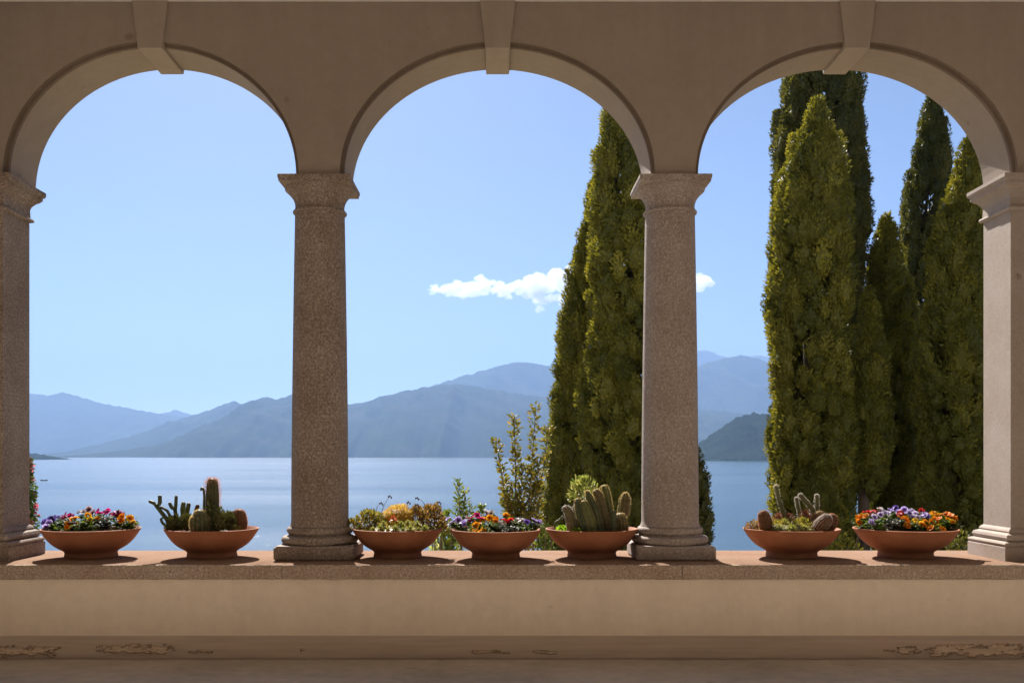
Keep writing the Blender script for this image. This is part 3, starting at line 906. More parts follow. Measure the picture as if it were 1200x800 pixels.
# pink flowering climber beside the granite pier
M['climber_leaf'] = m_leaf('climber_leaf', (0.03, 0.06, 0.015), (0.06, 0.10, 0.03), (0.09, 0.14, 0.04), 0.35)
M['pink_bract'] = m_leaf('pink_bract', (0.35, 0.06, 0.12), (0.50, 0.12, 0.20), (0.62, 0.3, 0.36), 0.4, tcol=(1.1, 0.9, 0.9))
g = np.random.default_rng(44)
d = 9.3
tabz = [(520, 12, 5), (540, 12, 22), (565, 12, 25), (600, 12, 27.5), (640, 12, 29), (720, 12, 28), (770, 12, 24)]
tz = np.array(tabz, float)
zz = (EYE + (PY - tz[:, 0]) * d / F)[::-1]; rr_ = (tz[:, 2] * d / F)[::-1]
x0 = (12 - PX) * d / F
root = thing('flowering_climber', (x0, d, -0.45), 'green climber edged with pink blossom beside the granite pier', 'climber')
b = MB()
b.tube([(x0, d, -0.5), (x0 + .03, d, 0.3), (x0 - .02, d, zz[-1] - .1)], [0.03, 0.022, 0.008], 6)
part(root, 'stem', b, M['stem'])
b = MB(); b2 = MB()
k = 7000
z = g.uniform(zz[0], zz[-1], k); a = g.random(k) * 6.283
r = np.interp(z, zz, rr_) * g.uniform(0.6, 1.0, k) * (1 + 0.06 * np.sin(z * 23 + a * 2))
nr = np.stack([np.cos(a), np.sin(a), 0 * a], 1)
pos = np.stack([x0 + r * np.cos(a), d + r * np.sin(a), z], 1)
leaf6(b, pos, unit(nr + rand_dirs(g, k) * .7), unit(rand_dirs(g, k) + np.array([0, 0, .8])), 0.04 * g.uniform(.6, 1.3, k), 0.024 * g.uniform(.8, 1.2, k), g.random(k))
part(root, 'leaves', b, M['climber_leaf'], kind='stuff')
k = 2200
cl = g.uniform(0, 1, (130, 2))
ci = g.integers(0, 130, k)
z = zz[0] + (zz[-1] - zz[0]) * cl[ci, 0] + g.normal(0, 0.02, k); a = cl[ci, 1] * 6.283 + g.normal(0, .1, k)
r = np.interp(z, zz, rr_) * g.uniform(0.98, 1.06, k)
pos = np.stack([x0 + r * np.cos(a), d + r * np.sin(a), z], 1)
leaf6(b2, pos, rand_dirs(g, k), rand_dirs(g, k), 0.026 * g.uniform(.6, 1.3, k), 0.02 * g.uniform(.8, 1.2, k), g.random(k))
part(root, 'blossom', b2, M['pink_bract'], kind='stuff')

# boat far out on the lake
M['boat'] = m_plain('boat_paint', (0.05, 0.05, 0.055), (0.03, 0.03, 0.03), 3, 0.5, 0)
M['boat_wood'] = m_plain('boat_wood', (0.3, 0.2, 0.12), (0.2, 0.13, 0.08), 3, 0.6, 0)
bd = 15.0 * F / 30.0
bx = (51.5 - PX) * bd / F
root = thing('rowing_boat', (bx, bd, LAKE), 'tiny dark boat far out on the open lake', 'boat')
b = MB(); nn = 13
V = []
for i in range(nn):
    t = i / (nn - 1) * 2 - 1
    w = 0.75 * (1 - abs(t) ** 2.6) + 0.02
    sh = 0.45 + 0.22 * t * t
    for (ww, hh) in ((w, sh), (w * 0.8, 0.05), (0, -0.12), (-w * 0.8, 0.05), (-w, sh)):
        V.append((bx + t * 2.1, bd + ww, LAKE + hh))
b.add(V, grid_faces(nn, 5))
part(root, 'hull', b, M['boat'])
for t in (-0.9, 0.1, 1.0):
    b = MB(); b.box((bx + t - .12, bd - .5, LAKE + .28), (bx + t + .12, bd + .5, LAKE + .32))
    part(root, 'thwart', b, M['boat_wood'])

# ------------------------------------------------------------------ terracotta bowls
def m_terracotta():
    m, nt, n, l, bs = _new('terracotta')
    v = coords(n, l)
    c = ramp(n, l, noise(n, l, v, 5, 6, 0.6), [(0.3, (0.27, 0.095, 0.042)), (0.55, (0.37, 0.14, 0.065)), (0.75, (0.43, 0.19, 0.10))])
    tc = n.new('ShaderNodeTexCoord'); sp = n.new('ShaderNodeSeparateXYZ'); l.new(tc.outputs['Object'], sp.inputs[0])
    ad = n.new('ShaderNodeMath'); ad.operation = 'MULTIPLY_ADD'
    l.new(noise(n, l, v, 9, 4), ad.inputs[0]); ad.inputs[1].default_value = 0.10; l.new(sp.outputs[2], ad.inputs[2])
    mr = n.new('ShaderNodeMapRange'); mr.inputs['From Min'].default_value = 0.15; mr.inputs['From Max'].default_value = 0.07
    l.new(ad.outputs[0], mr.inputs['Value'])
    sc_ = n.new('ShaderNodeMath'); sc_.operation = 'MULTIPLY'; sc_.inputs[1].default_value = 0.55
    l.new(mr.outputs[0], sc_.inputs[0])
    c = mixc(n, l, sc_.outputs[0], c, (0.25, 0.15, 0.10))      # lime and damp round the foot
    ringv = noise(n, l, coords(n, l, (0.4, 0.4, 60)), 2.0, 3)
    c = mixc(n, l, 0.35, c, ramp(n, l, ringv, [(0.35, (0.7, 0.66, 0.64)), (0.65, (1, 1, 1))]), 'MULTIPLY')
    l.new(c, bs.inputs['Base Color'])
    bs.inputs['Roughness'].default_value = 0.8
    bs.inputs['Specular IOR Level'].default_value = 0.25
    h = n.new('ShaderNodeMath'); h.operation = 'MULTIPLY_ADD'
    l.new(ringv, h.inputs[0]); h.inputs[1].default_value = 0.8; l.new(noise(n, l, v, 70), h.inputs[2])
    bump(n, l, bs, h.outputs[0], 0.25, 0.004)
    return m
M['terra'] = m_terracotta()

BOWLS = {}
def bowl(key, cpx, by, label, rpx=54, tilt=0.0):
    bx = (cpx - PX) * by / F
    r = rpx * by / F
    k = r / 0.35
    root = thing('terracotta_bowl', (bx, by, SILL_Z), label, 'bowl', 'terracotta bowls on the sill')
    outer = [(0.184, 0.0), (0.187, 0.006), (0.187, 0.014), (0.184, 0.026), (0.183, 0.038), (0.188, 0.048), (0.200, 0.057), (0.224, 0.070), (0.250, 0.087), (0.274, 0.107), (0.297, 0.132), (0.318, 0.161), (0.336, 0.190), (0.346, 0.206), (0.351, 0.213), (0.350, 0.219), (0.344, 0.221), (0.337, 0.217), (0.325, 0.197), (0.30, 0.175), (0.25, 0.145), (0.0, 0.14)]
    b = MB()
    b.lathe([(a * k, SILL_Z + 0.0015 + z) for a, z in outer], (bx, by, 0), 72, cap=False, wob=0.006)
    part(root, 'bowl_body', b, M['terra'], smooth=45)
    b = MB()
    nr, na = 10, 40
    V = [(bx, by, SILL_Z + 0.196)]
    for i in range(1, nr):
        for j in range(na):
            a = 6.28318 * j / na; q = 0.314 * k * i / (nr - 1)
            V.append((bx + q * math.cos(a), by + q * math.sin(a), SILL_Z + 0.196 - 0.012 * (i / (nr - 1)) ** 2 + random.uniform(-.004, .004)))
    f = [[0, 1 + j, 1 + (j + 1) % na] for j in range(na)]
    for i in range(nr - 2):
        for j in range(na):
            j2 = (j + 1) % na
            f.append([1 + i * na + j, 1 + (i + 1) * na + j, 1 + (i + 1) * na + j2, 1 + i * na + j2])
    b.add(V, f)
    part(root, 'soil', b, M['soil'])
    BOWLS[key] = (bx, by, r)
    return root
bowl(1, 107, 7.53, 'terracotta bowl of violet, magenta and orange pansies beside the brown granite pier', 55)
bowl(2, 248.5, 7.53, 'terracotta bowl of cacti with one tall hairy column, between pansies and granite column', 53.5)
bowl(3, 466, 7.53, 'terracotta bowl of sedums and rosettes round a golden cushion', 52.5)
bowl(4, 581, 7.45, 'terracotta bowl of magenta, orange and lavender pansies between sedums and ribbed cacti', 53)
bowl(5, 693.5, 7.52, 'terracotta bowl of upright ribbed cacti and a variegated bush beside the pale column', 53.5)
bowl(6, 927.5, 7.53, 'terracotta bowl of brown woolly cacti with thin upright fingers', 55)
bowl(7, 1061, 7.54, 'terracotta bowl of orange, lilac and red pansies beside the pale pier', 58)

SOILZ = SILL_Z + 0.192
def Q(px, py, key, dy=0.0):
    return P(px, py, BOWLS[key][1] + dy)

# ---- pansies
PET = {}
def petal_mat(name, c, edge=None, blot=(0.03, 0.005, 0.03), tr=0.4):
    m, nt, n, l, bs = _new('petal_' + name)
    at = n.new('ShaderNodeAttribute'); at.attribute_name = 'tint'
    c2 = ramp(n, l, at.outputs['Fac'], [(0.0, (0.75, 0.45, 0.03)), (0.12, blot), (0.34, blot), (0.5, c), (1.0, edge or c)])
    l.new(c2, bs.inputs['Base Color']); bs.inputs['Roughness'].default_value = 0.6
    bs.inputs['Specular IOR Level'].default_value = 0.2
    t = n.new('ShaderNodeBsdfTranslucent'); l.new(c2, t.inputs['Color'])
    mx = n.new('ShaderNodeMixShader'); mx.inputs[0].default_value = tr
    l.new(bs.outputs[0], mx.inputs[1]); l.new(t.outputs[0], mx.inputs[2]); l.new(mx.outputs[0], n['Material Output'].inputs['Surface'])
    PET[name] = m
petal_mat('violet', (0.16, 0.09, 0.50), (0.28, 0.20, 0.65))
petal_mat('lavender', (0.46, 0.34, 0.74), (0.62, 0.52, 0.82), (0.12, 0.04, 0.3))
petal_mat('lilac', (0.50, 0.40, 0.72), (0.80, 0.74, 0.85), (0.1, 0.04, 0.28))
petal_mat('pink', (0.66, 0.22, 0.42), (0.75, 0.42, 0.55))
petal_mat('magenta', (0.52, 0.015, 0.16), (0.62, 0.03, 0.22))
petal_mat('red', (0.50, 0.015, 0.02), (0.6, 0.03, 0.02))
petal_mat('orange', (0.85, 0.24, 0.01), (0.88, 0.34, 0.02), (0.5, 0.07, 0.01))
petal_mat('amber', (0.85, 0.38, 0.015), (0.88, 0.46, 0.03), (0.55, 0.12, 0.01))
petal_mat('yellow', (0.85, 0.55, 0.03), (0.88, 0.62, 0.06), (0.3, 0.08, 0.01))
petal_mat('white', (0.72, 0.66, 0.62), (0.8, 0.76, 0.72), (0.16, 0.05, 0.2))
petal_mat('mauve', (0.42, 0.30, 0.36), (0.62, 0.52, 0.54), (0.12, 0.04, 0.1))
M['pansy_leaf'] = m_leaf('pansy_leaf', (0.03, 0.06, 0.01), (0.075, 0.12, 0.018), (0.17, 0.2, 0.03), 0.4, 0.65)
M['silver_leaf'] = m_leaf('silver_leaf', (0.03, 0.035, 0.022), (0.08, 0.09, 0.06), (0.38, 0.37, 0.32), 0.3, 0.55, tcol=(1, 1, 1))

def flower_mesh(cname, seed):
    g = np.random.default_rng(seed)
    b = MB()
    # five overlapping ruffled petals: two back upper, two side, one broad lower lip; faces +Z
    for (ang, dist, rx, ry, h) in [(62, 0.52, 0.52, 0.46, -0.10), (118, 0.52, 0.52, 0.46, -0.14), (8, 0.46, 0.46, 0.44, 0.0), (172, 0.46, 0.46, 0.44, -0.03), (270, 0.42, 0.62, 0.46, 0.06)]:
        a0 = R(ang)
        ca, sa = math.cos(a0), math.sin(a0)
        V, T = [(0, 0, h * 0.3)], [0.0]
        K = 12
        for ring, (q, t) in enumerate(((0.5, 0.42), (1.0, 1.0))):
            for i in range(K):
                th = 2 * math.pi * i / K
                x = dist + ry * math.cos(th); y = rx * math.sin(th)
                x, y = x * q, y * q
                z = h * q + (0.10 * math.sin(th * 3 + seed + ang) + g.normal(0, .04)) * (q > 0.9) + 0.12 * q * q
                V.append((x * ca - y * sa, x * sa + y * ca, z)); T.append(t if math.hypot(x, y) > 0.3 else 0.25)
        f = [[0, 1 + i, 1 + (i + 1) % K] for i in range(K)] + [[1 + i, 1 + K + i, 1 + K + (i + 1) % K, 1 + (i + 1) % K] for i in range(K)]
        b.add(np.array(V), f, np.array(T))
    return mesh_from('flower', b, [PET[cname]], True)
FM = {}
def flower(root, pos, cname, size, g):
    key = (cname, int(g.integers(0, 3)))
    if key not in FM:
        FM[key] = flower_mesh(cname, key[1] + 3)
    org = np.array(root['_loc'])
    o = link('flower', FM[key], root, tuple(pos - org))
    fz = Vector((g.normal(0, 0.5), g.uniform(-1.1, 0.3), g.uniform(0.25, 0.9))).normalized()
    qn = fz.to_track_quat('Z', 'Y')
    o.rotation_euler = (qn.to_matrix() @ Matrix.Rotation(g.uniform(-0.6, 0.6), 3, 'Z')).to_euler()
    s_ = size * g.uniform(0.85, 1.15)
    o.scale = (s_, s_, s_)
    return o

def pansy(key, flowers, label, seed, leafmat='pansy_leaf', nleaf=70, name='pansy_plant', mound=None, group=None):
    """flowers: (colour, px, py, dy)"""
    g = np.random.default_rng(seed)
    pts = np.array([Q(px, py, key, dy) for (_, px, py, dy) in flowers]) if flowers else np.array([mound])
    c = pts.mean(0)
    bx, by, r = BOWLS[key]
    off = c[:2] - np.array([bx, by]); dd = np.linalg.norm(off)
    if dd > r * 0.8: off *= r * 0.8 / dd
    base = np.array([bx + off[0], by + off[1], SOILZ])
    root = thing(name, base, label, 'flowers' if flowers else 'plant', group)
    b = MB()
    for p in pts:
        b.tube([base + g.normal(0, .008, 3) * [1, 1, 0], (base + p) / 2 + [0, 0, .008], p - np.array([0, 0.004, .012])], [0.003, 0.0025, 0.002], 5)
    part(root, 'stem', b, M['pansy_leaf'], kind='stuff')
    b = MB()
    k = nleaf * (1 + len(pts)) // 2
    tgt = pts[g.integers(0, len(pts), k)]
    w = g.random(k)[:, None] ** 0.8
    pos = base + (tgt - base) * w * 0.85 + g.normal(0, 0.022, (k, 3)) * np.array([1.3, 1.2, 0.5])
    pos[:, 2] = np.maximum(pos[:, 2], SOILZ + 0.004)
    off2 = pos[:, :2] - np.array([bx, by]); rad = np.linalg.norm(off2, axis=1)
    lim = np.where(pos[:, 2] < SILL_Z + 0.225, r * 0.86, r * 1.02)
    fct = np.minimum(1, lim / (rad + 1e-6))
    pos[:, :2] = np.array([bx, by]) + off2 * fct[:, None]
    dr = unit(rand_dirs(g, k) * np.array([1, 1, 0.4]) + np.array([0, -0.1, 0.35]))
    leaf6(b, pos, dr, unit(rand_dirs(g, k) * .6 + np.array([0, -0.2, 1])), 0.036 * g.uniform(.6, 1.3, k), 0.021 * g.uniform(.8, 1.2, k), np.clip(g.normal(0.42, .28, k), 0, 1), 0.3)
    part(root, 'leaves', b, M[leafmat], kind='stuff')
    for (cn, *_r), p in zip(flowers, pts):
        flower(root, p, cn, 0.034, g)
        if g.random() < 0.8:
            flower(root, p + g.normal(0, 0.024, 3) * np.array([1.2, 0.8, 0.5]) + np.array([0, -0.012, -0.008]), cn, 0.03, g)

A = 'beside the granite pier'
pansy(1, [('violet', 53, 612, 0), ('violet', 60, 609, .04), ('violet', 67, 606, .1), ('lavender', 57, 613, -.03)], 'violet pansy plant in the bowl nearest the granite pier', 101)
pansy(1, [('pink', 75, 606, .06), ('magenta', 82, 604, .06)], 'pink and magenta pansy plant next to the violet pansies by the granite pier', 102)
pansy(1, [('orange', 80, 614, -.16), ('orange', 83, 610, -.12), ('amber', 88, 607, -.06), ('orange', 79, 618, -.2)], 'bright orange pansy plant at the front rim next to the violet pansies', 103)
pansy(1, [('yellow', 105, 609, -.14), ('amber', 103, 604, -.08)], 'yellow pansy plant between the bright orange and the magenta pansies', 104, nleaf=110)
pansy(1, [('mauve', 104, 597, .12), ('mauve', 97, 600, .1), ('pink', 109, 600, .08)], 'pale mauve pansy plant standing tallest in the bowl by the granite pier', 105)
pansy(1, [('magenta', 114, 599, .08), ('magenta', 121, 600, .02), ('magenta', 126, 599, .1)], 'magenta pansy plant behind the silver-edged leaves', 106)
pansy(1, [('magenta', 133, 603, .02), ('magenta', 138, 599, .06), ('pink', 143, 603, .1)], 'magenta and pink pansy plant next to the amber pansies at the bowl edge', 107)
pansy(1, [('amber', 152, 607, -.02), ('amber', 154, 611, -.04), ('orange', 142, 606, -.06), ('amber', 157, 613, .03)], 'amber pansy plant at the rim, next to the cactus bowl', 108)
pansy(1, [], 'silver-edged leafy plant without flowers at the bowl front by the granite pier', 109, 'silver_leaf', 230, 'leafy_plant', Q(122, 606, 1, -.12))
pansy(1, [], 'green leafy plant without flowers under the yellow pansies', 110, 'pansy_leaf', 180, 'leafy_plant', Q(98, 612, 1, -.18))
pansy(4, [('lavender', 530, 611, .02), ('lavender', 537, 609, .0), ('lavender', 543, 611, -.05)], 'lavender pansy plant at the rim on the sedum bowl side', 111)
pansy(4, [('magenta', 553, 606, 0), ('magenta', 559, 604, .03), ('magenta', 564, 607, -.02), ('pink', 549, 607, .04)], 'magenta pansy plant next to the lavender pansies', 112)
pansy(4, [('amber', 574, 607, 0), ('orange', 580, 609, -.05), ('orange', 585, 612, -.08)], 'orange pansy plant between the magenta and the red pansies', 113)
pansy(4, [('amber', 557, 616, -.15), ('amber', 556, 621, -.2), ('amber', 567, 620, -.22), ('amber', 561, 613, -.12)], 'amber pansy plant at the front rim below the magenta pansies', 114)
pansy(4, [('amber', 593, 604, .05), ('red', 597, 610, -.06), ('red', 593, 609, -.04), ('red', 601, 610, 0)], 'red and amber pansy plant next to the white pansies', 115)
pansy(4, [('white', 606, 609, 0), ('white', 611, 610, .04), ('white', 588, 614, -.1), ('white', 570, 601, .14)], 'white pansy plant next to the red pansies', 116)
pansy(4, [('violet', 622, 613, -.03), ('lavender', 627, 609, .03), ('lavender', 631, 612, 0)], 'violet and lavender pansy plant at the rim on the ribbed cacti side', 117)
pansy(4, [], 'silver-edged leafy plant at the front rim below the red pansies', 118, 'silver_leaf', 150, 'leafy_plant', Q(595, 618, 4, -.17))
pansy(4, [], 'fresh green leafy plant below the orange pansies', 119, 'pansy_leaf', 200, 'leafy_plant', Q(576, 614, 4, -.12))
pansy(4, [], 'green leafy plant next to the violet and lavender pansies', 120, 'pansy_leaf', 120, 'leafy_plant', Q(613, 616, 4, -.08))
pansy(7, [('orange', 1006, 608, 0), ('orange', 1010, 605, -.02), ('amber', 1014, 604, .05)], 'orange pansy plant at the rim on the finger cacti side', 121)
pansy(7, [('red', 1016, 600, .1), ('red', 1028, 598, .1), ('red', 1022, 600, .14)], 'red pansy plant behind the first lilac pansies', 122)
pansy(7, [('lilac', 1021, 611, -.16), ('lilac', 1025, 606, -.1), ('lilac', 1031, 604, -.05), ('lavender', 1023, 613, -.19)], 'lilac pansy plant at the front rim below the red pansies', 123)
pansy(7, [('lilac', 1034, 600, .04), ('lilac', 1038, 601, 0), ('white', 1033, 597, .1)], 'whitish lilac pansy plant next to the violet pansies', 124)
pansy(7, [('lavender', 1044, 597, .06), ('violet', 1049, 595, .1), ('violet', 1057, 598, .08), ('lavender', 1053, 599, .04)], 'violet pansy plant standing tallest in the bowl by the pale pier', 125)
pansy(7, [('red', 1055, 602, 0), ('orange', 1063, 610, -.15), ('orange', 1064, 614, -.19), ('orange', 1060, 608, -.1)], 'deep orange and red pansy plant between the lilac pansies', 126)
pansy(7, [('lilac', 1067, 600, .04), ('lilac', 1073, 603, 0), ('lilac', 1070, 605, -.04)], 'lilac pansy plant next to the yellow pansies', 127)
pansy(7, [('red', 1079, 599, .08), ('lavender', 1083, 603, 0), ('violet', 1087, 604, .02)], 'red and lavender pansy plant in the middle of the back row', 128)
pansy(7, [('yellow', 1072, 610, -.12), ('yellow', 1074, 613, -.16)], 'yellow pansy plant at the front rim by the pale pier', 129)
pansy(7, [('orange', 1085, 612, -.14), ('orange', 1092, 612, -.12), ('orange', 1096, 609, -.08), ('amber', 1099, 617, -.16), ('orange', 1083, 615, -.18)], 'bright orange pansy plant at the front rim next to the yellow pansies', 130)
pansy(7, [('amber', 1093, 602, .06), ('amber', 1099, 604, .04), ('amber', 1104, 602, .08)], 'amber pansy plant behind the bright orange pansies', 131)
pansy(7, [('orange', 1109, 602, .05), ('amber', 1111, 608, -.02), ('orange', 1118, 608, .02), ('orange', 1113, 604, .05)], 'orange pansy plant at the rim on the pale pier side', 132)
pansy(7, [], 'silver-edged leafy plant at the front below the violet pansies', 133, 'silver_leaf', 210, 'leafy_plant', Q(1049, 608, 7, -.14))
pansy(7, [], 'green leafy plant trailing over the rim on the pale pier side', 134, 'pansy_leaf', 150, 'leafy_plant', Q(1117, 612, 7, 0.0))

# ---- succulents and cacti
M['cactus'] = m_leaf('cactus_skin', (0.085, 0.095, 0.035), (0.14, 0.15, 0.055), (0.20, 0.20, 0.08), 0.08, 0.55)
M['cactus_dark'] = m_leaf('cactus_skin_dark', (0.055, 0.07, 0.035), (0.09, 0.105, 0.05), (0.14, 0.15, 0.07), 0.08, 0.5)
M['cactus_brown'] = m_leaf('cactus_skin_brown', (0.09, 0.05, 0.025), (0.16, 0.085, 0.045), (0.22, 0.13, 0.07), 0.1, 0.7)
M['cactus_olive'] = m_leaf('cactus_skin_olive', (0.10, 0.08, 0.04), (0.165, 0.135, 0.065), (0.23, 0.19, 0.09), 0.08, 0.6)
M['spine_gold'] = m_leaf('spines_gold', (0.45, 0.33, 0.12), (0.6, 0.46, 0.2), (0.7, 0.58, 0.3), 0.5, tcol=(1.1, 1, .8))
M['spine_white'] = m_leaf('spines_white', (0.4, 0.33, 0.28), (0.55, 0.48, 0.42), (0.7, 0.65, 0.6), 0.5, tcol=(1, 1, 1))
M['spine_red'] = m_leaf('spines_russet', (0.28, 0.12, 0.06), (0.42, 0.2, 0.1), (0.6, 0.36, 0.22), 0.5, tcol=(1.1, .9, .8))
M['sedum'] = m_leaf('sedum_leaf', (0.09, 0.11, 0.025), (0.22, 0.20, 0.05), (0.40, 0.26, 0.10), 0.35, 0.45)
M['sedum_brown'] = m_leaf('sedum_leaf_brown', (0.10, 0.08, 0.03), (0.24, 0.15, 0.06), (0.42, 0.22, 0.12), 0.35, 0.45)
M['cushion'] = m_leaf('golden_cushion', (0.25, 0.15, 0.03), (0.50, 0.33, 0.07), (0.72, 0.52, 0.16), 0.4, 0.5)
M['rosette_grey'] = m_leaf('rosette_grey_green', (0.14, 0.16, 0.06), (0.27, 0.28, 0.12), (0.45, 0.40, 0.20), 0.3, 0.4)
M['rosette_red'] = m_leaf('rosette_russet', (0.14, 0.06, 0.035), (0.27, 0.12, 0.075), (0.42, 0.25, 0.17), 0.2, 0.4, tcol=(1.1, .9, .8))
M['rosette_crimson'] = m_leaf('rosette_crimson', (0.3, 0.05, 0.03), (0.5, 0.09, 0.05), (0.55, 0.2, 0.1), 0.3, 0.4)
M['varieg'] = m_leaf('variegated_leaf', (0.09, 0.13, 0.035), (0.26, 0.29, 0.08), (0.58, 0.54, 0.26), 0.35, 0.4, tcol=(1.25, 1.2, 0.7))
M['lime'] = m_leaf('lime_leaf', (0.10, 0.20, 0.02), (0.2, 0.34, 0.03), (0.32, 0.45, 0.06), 0.45, 0.4)
M['bud'] = m_plain('dark_bud', (0.10, 0.04, 0.06), (0.06, 0.02, 0.03), 20, 0.6, 0)

def smooth_path(pts, m):
    pts = np.array(pts, float)
    t = np.linspace(0, len(pts) - 1, m)
    out = np.stack([np.interp(t, np.arange(len(pts)), pts[:, k]) for k in range(3)], 1)
    for _ in range(2):
        out[1:-1] = (out[:-2] + 2 * out[1:-1] + out[2:]) / 4
    return out

def rib_body(b, path, rad, ribs, ribd, n, tint0):
    """ribbed body with round closed top; rad per path point"""
    m = len(path)
    before = b.n
    b.tube(path, rad, n, tint=tint0, ribs=ribs, ribd=ribd, cap=True)

def spines(b, path, rad, ribs, k, ln, g, wid=0.0018, up=0.3, ribd=0.1):
    m = len(path)
    t = np.gradient(path, axis=0); t = unit(t)
    s = g.random(k) * (m - 1.001)
    i = s.astype(int); w = (s - i)[:, None]
    pos = path[i] * (1 - w) + path[i + 1] * w
    tt = t[i]
    ref = np.array([0.13, 0.95, 0.2])
    u = unit(np.cross(tt, ref)); v = np.cross(tt, u)
    ra = rad[i] * (1 - w[:, 0]) + rad[i + 1] * w[:, 0]
    if ribs:
        a = g.integers(0, ribs, k) * 2 * math.pi / ribs + g.normal(0, 0.05, k)
    else:
        a = g.random(k) * 6.283
    nr = np.cos(a)[:, None] * u + np.sin(a)[:, None] * v
    pos = pos + nr * (ra * (1 + ribd * 0.9))[:, None]
    dr = unit(nr + rand_dirs(g, k) * 0.75 + tt * up)
    leaf_quads(b, pos, dr, rand_dirs(g, k), ln * g.uniform(.5, 1.3, k), np.full(k, wid), g.random(k))

def cactus(key, stems, label, seed, skin='cactus', spine='spine_gold', ribs=10, ribd=0.12, ns=500, sl=0.014, name='column_cactus', cat='cactus', group=None, wid=0.0018):
    """stems: list of (list of (px,py,dy), list of radius px)"""
    g = np.random.default_rng(seed)
    p0 = Q(*stems[0][0][0][:2], key, stems[0][0][0][2])
    root = thing(name, (p0[0], p0[1], SOILZ - 0.006), label, cat, group)
    for pts, rad in stems:
        W = [Q(x, y, key, dy) for x, y, dy in pts]
        path = smooth_path(W, 22)
        rp = np.array(rad, float) * BOWLS[key][1] / F
        rr0 = np.interp(np.linspace(0, 1, 22), np.linspace(0, 1, len(rp)), rp)
        # round off the tip
        tipd = unit(path[-1] - path[-2]); rt = rr0[-1]
        cap = [(math.sin(a), math.cos(a)) for a in np.linspace(0.25, 1.5, 6)]
        path = np.concatenate([path, [path[-1] + tipd * rt * s_ for s_, c_ in cap]])
        rr0 = np.concatenate([rr0, [max(rt * c_, 0.0006) for s_, c_ in cap]])
        b = MB()
        nn = max(16, ribs * 4) if ribs else 16
        t0 = np.repeat(np.clip(g.normal(.5, .12, len(path)), 0, 1), nn)
        b.tube(path, rr0, nn, tint=t0, ribs=ribs, ribd=ribd)
        bd = part(root, 'stem', b, M[skin], smooth=True)
        if ns:
            b = MB()
            spines(b, path, rr0, ribs, ns, sl, g, wid, 0.35, ribd)
            part(bd, 'spines', b, M[spine], kind='stuff')
    return root

def rosette(key, px, py, dy, rpx, mat, label, seed, n=26, group=None, name='succulent_rosette', lift=0.0, leafw=0.42):
    g = np.random.default_rng(seed)
    c = Q(px, py, key, dy)
    r = rpx * BOWLS[key][1] / F
    root = thing(name, (c[0], c[1], min(SOILZ, c[2] - 0.01)), label, 'succulent', group)
    b = MB()
    b.tube([(c[0], c[1], min(SOILZ, c[2] - 0.01) - 0.003), (c[0], c[1], c[2] + 0.002)], [0.005, 0.004], 6)
    i = np.arange(n)
    a = i * 2.39996 + g.uniform(0, 6)
    q = 1 - i / n * 0.8
    el = -0.55 + (i / n) * 1.9
    tl = np.array([0, -0.35, 0])                       # leans to the light of the opening
    dr = unit(np.stack([np.cos(a) * np.cos(el), np.sin(a) * np.cos(el), np.sin(el)], 1) + tl * 0.4)
    nn = unit(np.stack([-np.cos(a) * np.sin(el), -np.sin(a) * np.sin(el), np.cos(el)], 1) + 1e-3)
    L = r * (0.55 + 0.5 * q)
    leaf6(b, np.repeat(c[None], n, 0) + dr * 0.002 - np.array([0, 0, 1]) * (q * r * 0.25)[:, None], dr, nn, L, L * leafw, np.clip(0.2 + 0.6 * q + g.normal(0, .15, n), 0, 1), -0.18)
    part(root, 'leaves', b, M[mat], kind='stuff')
    return root

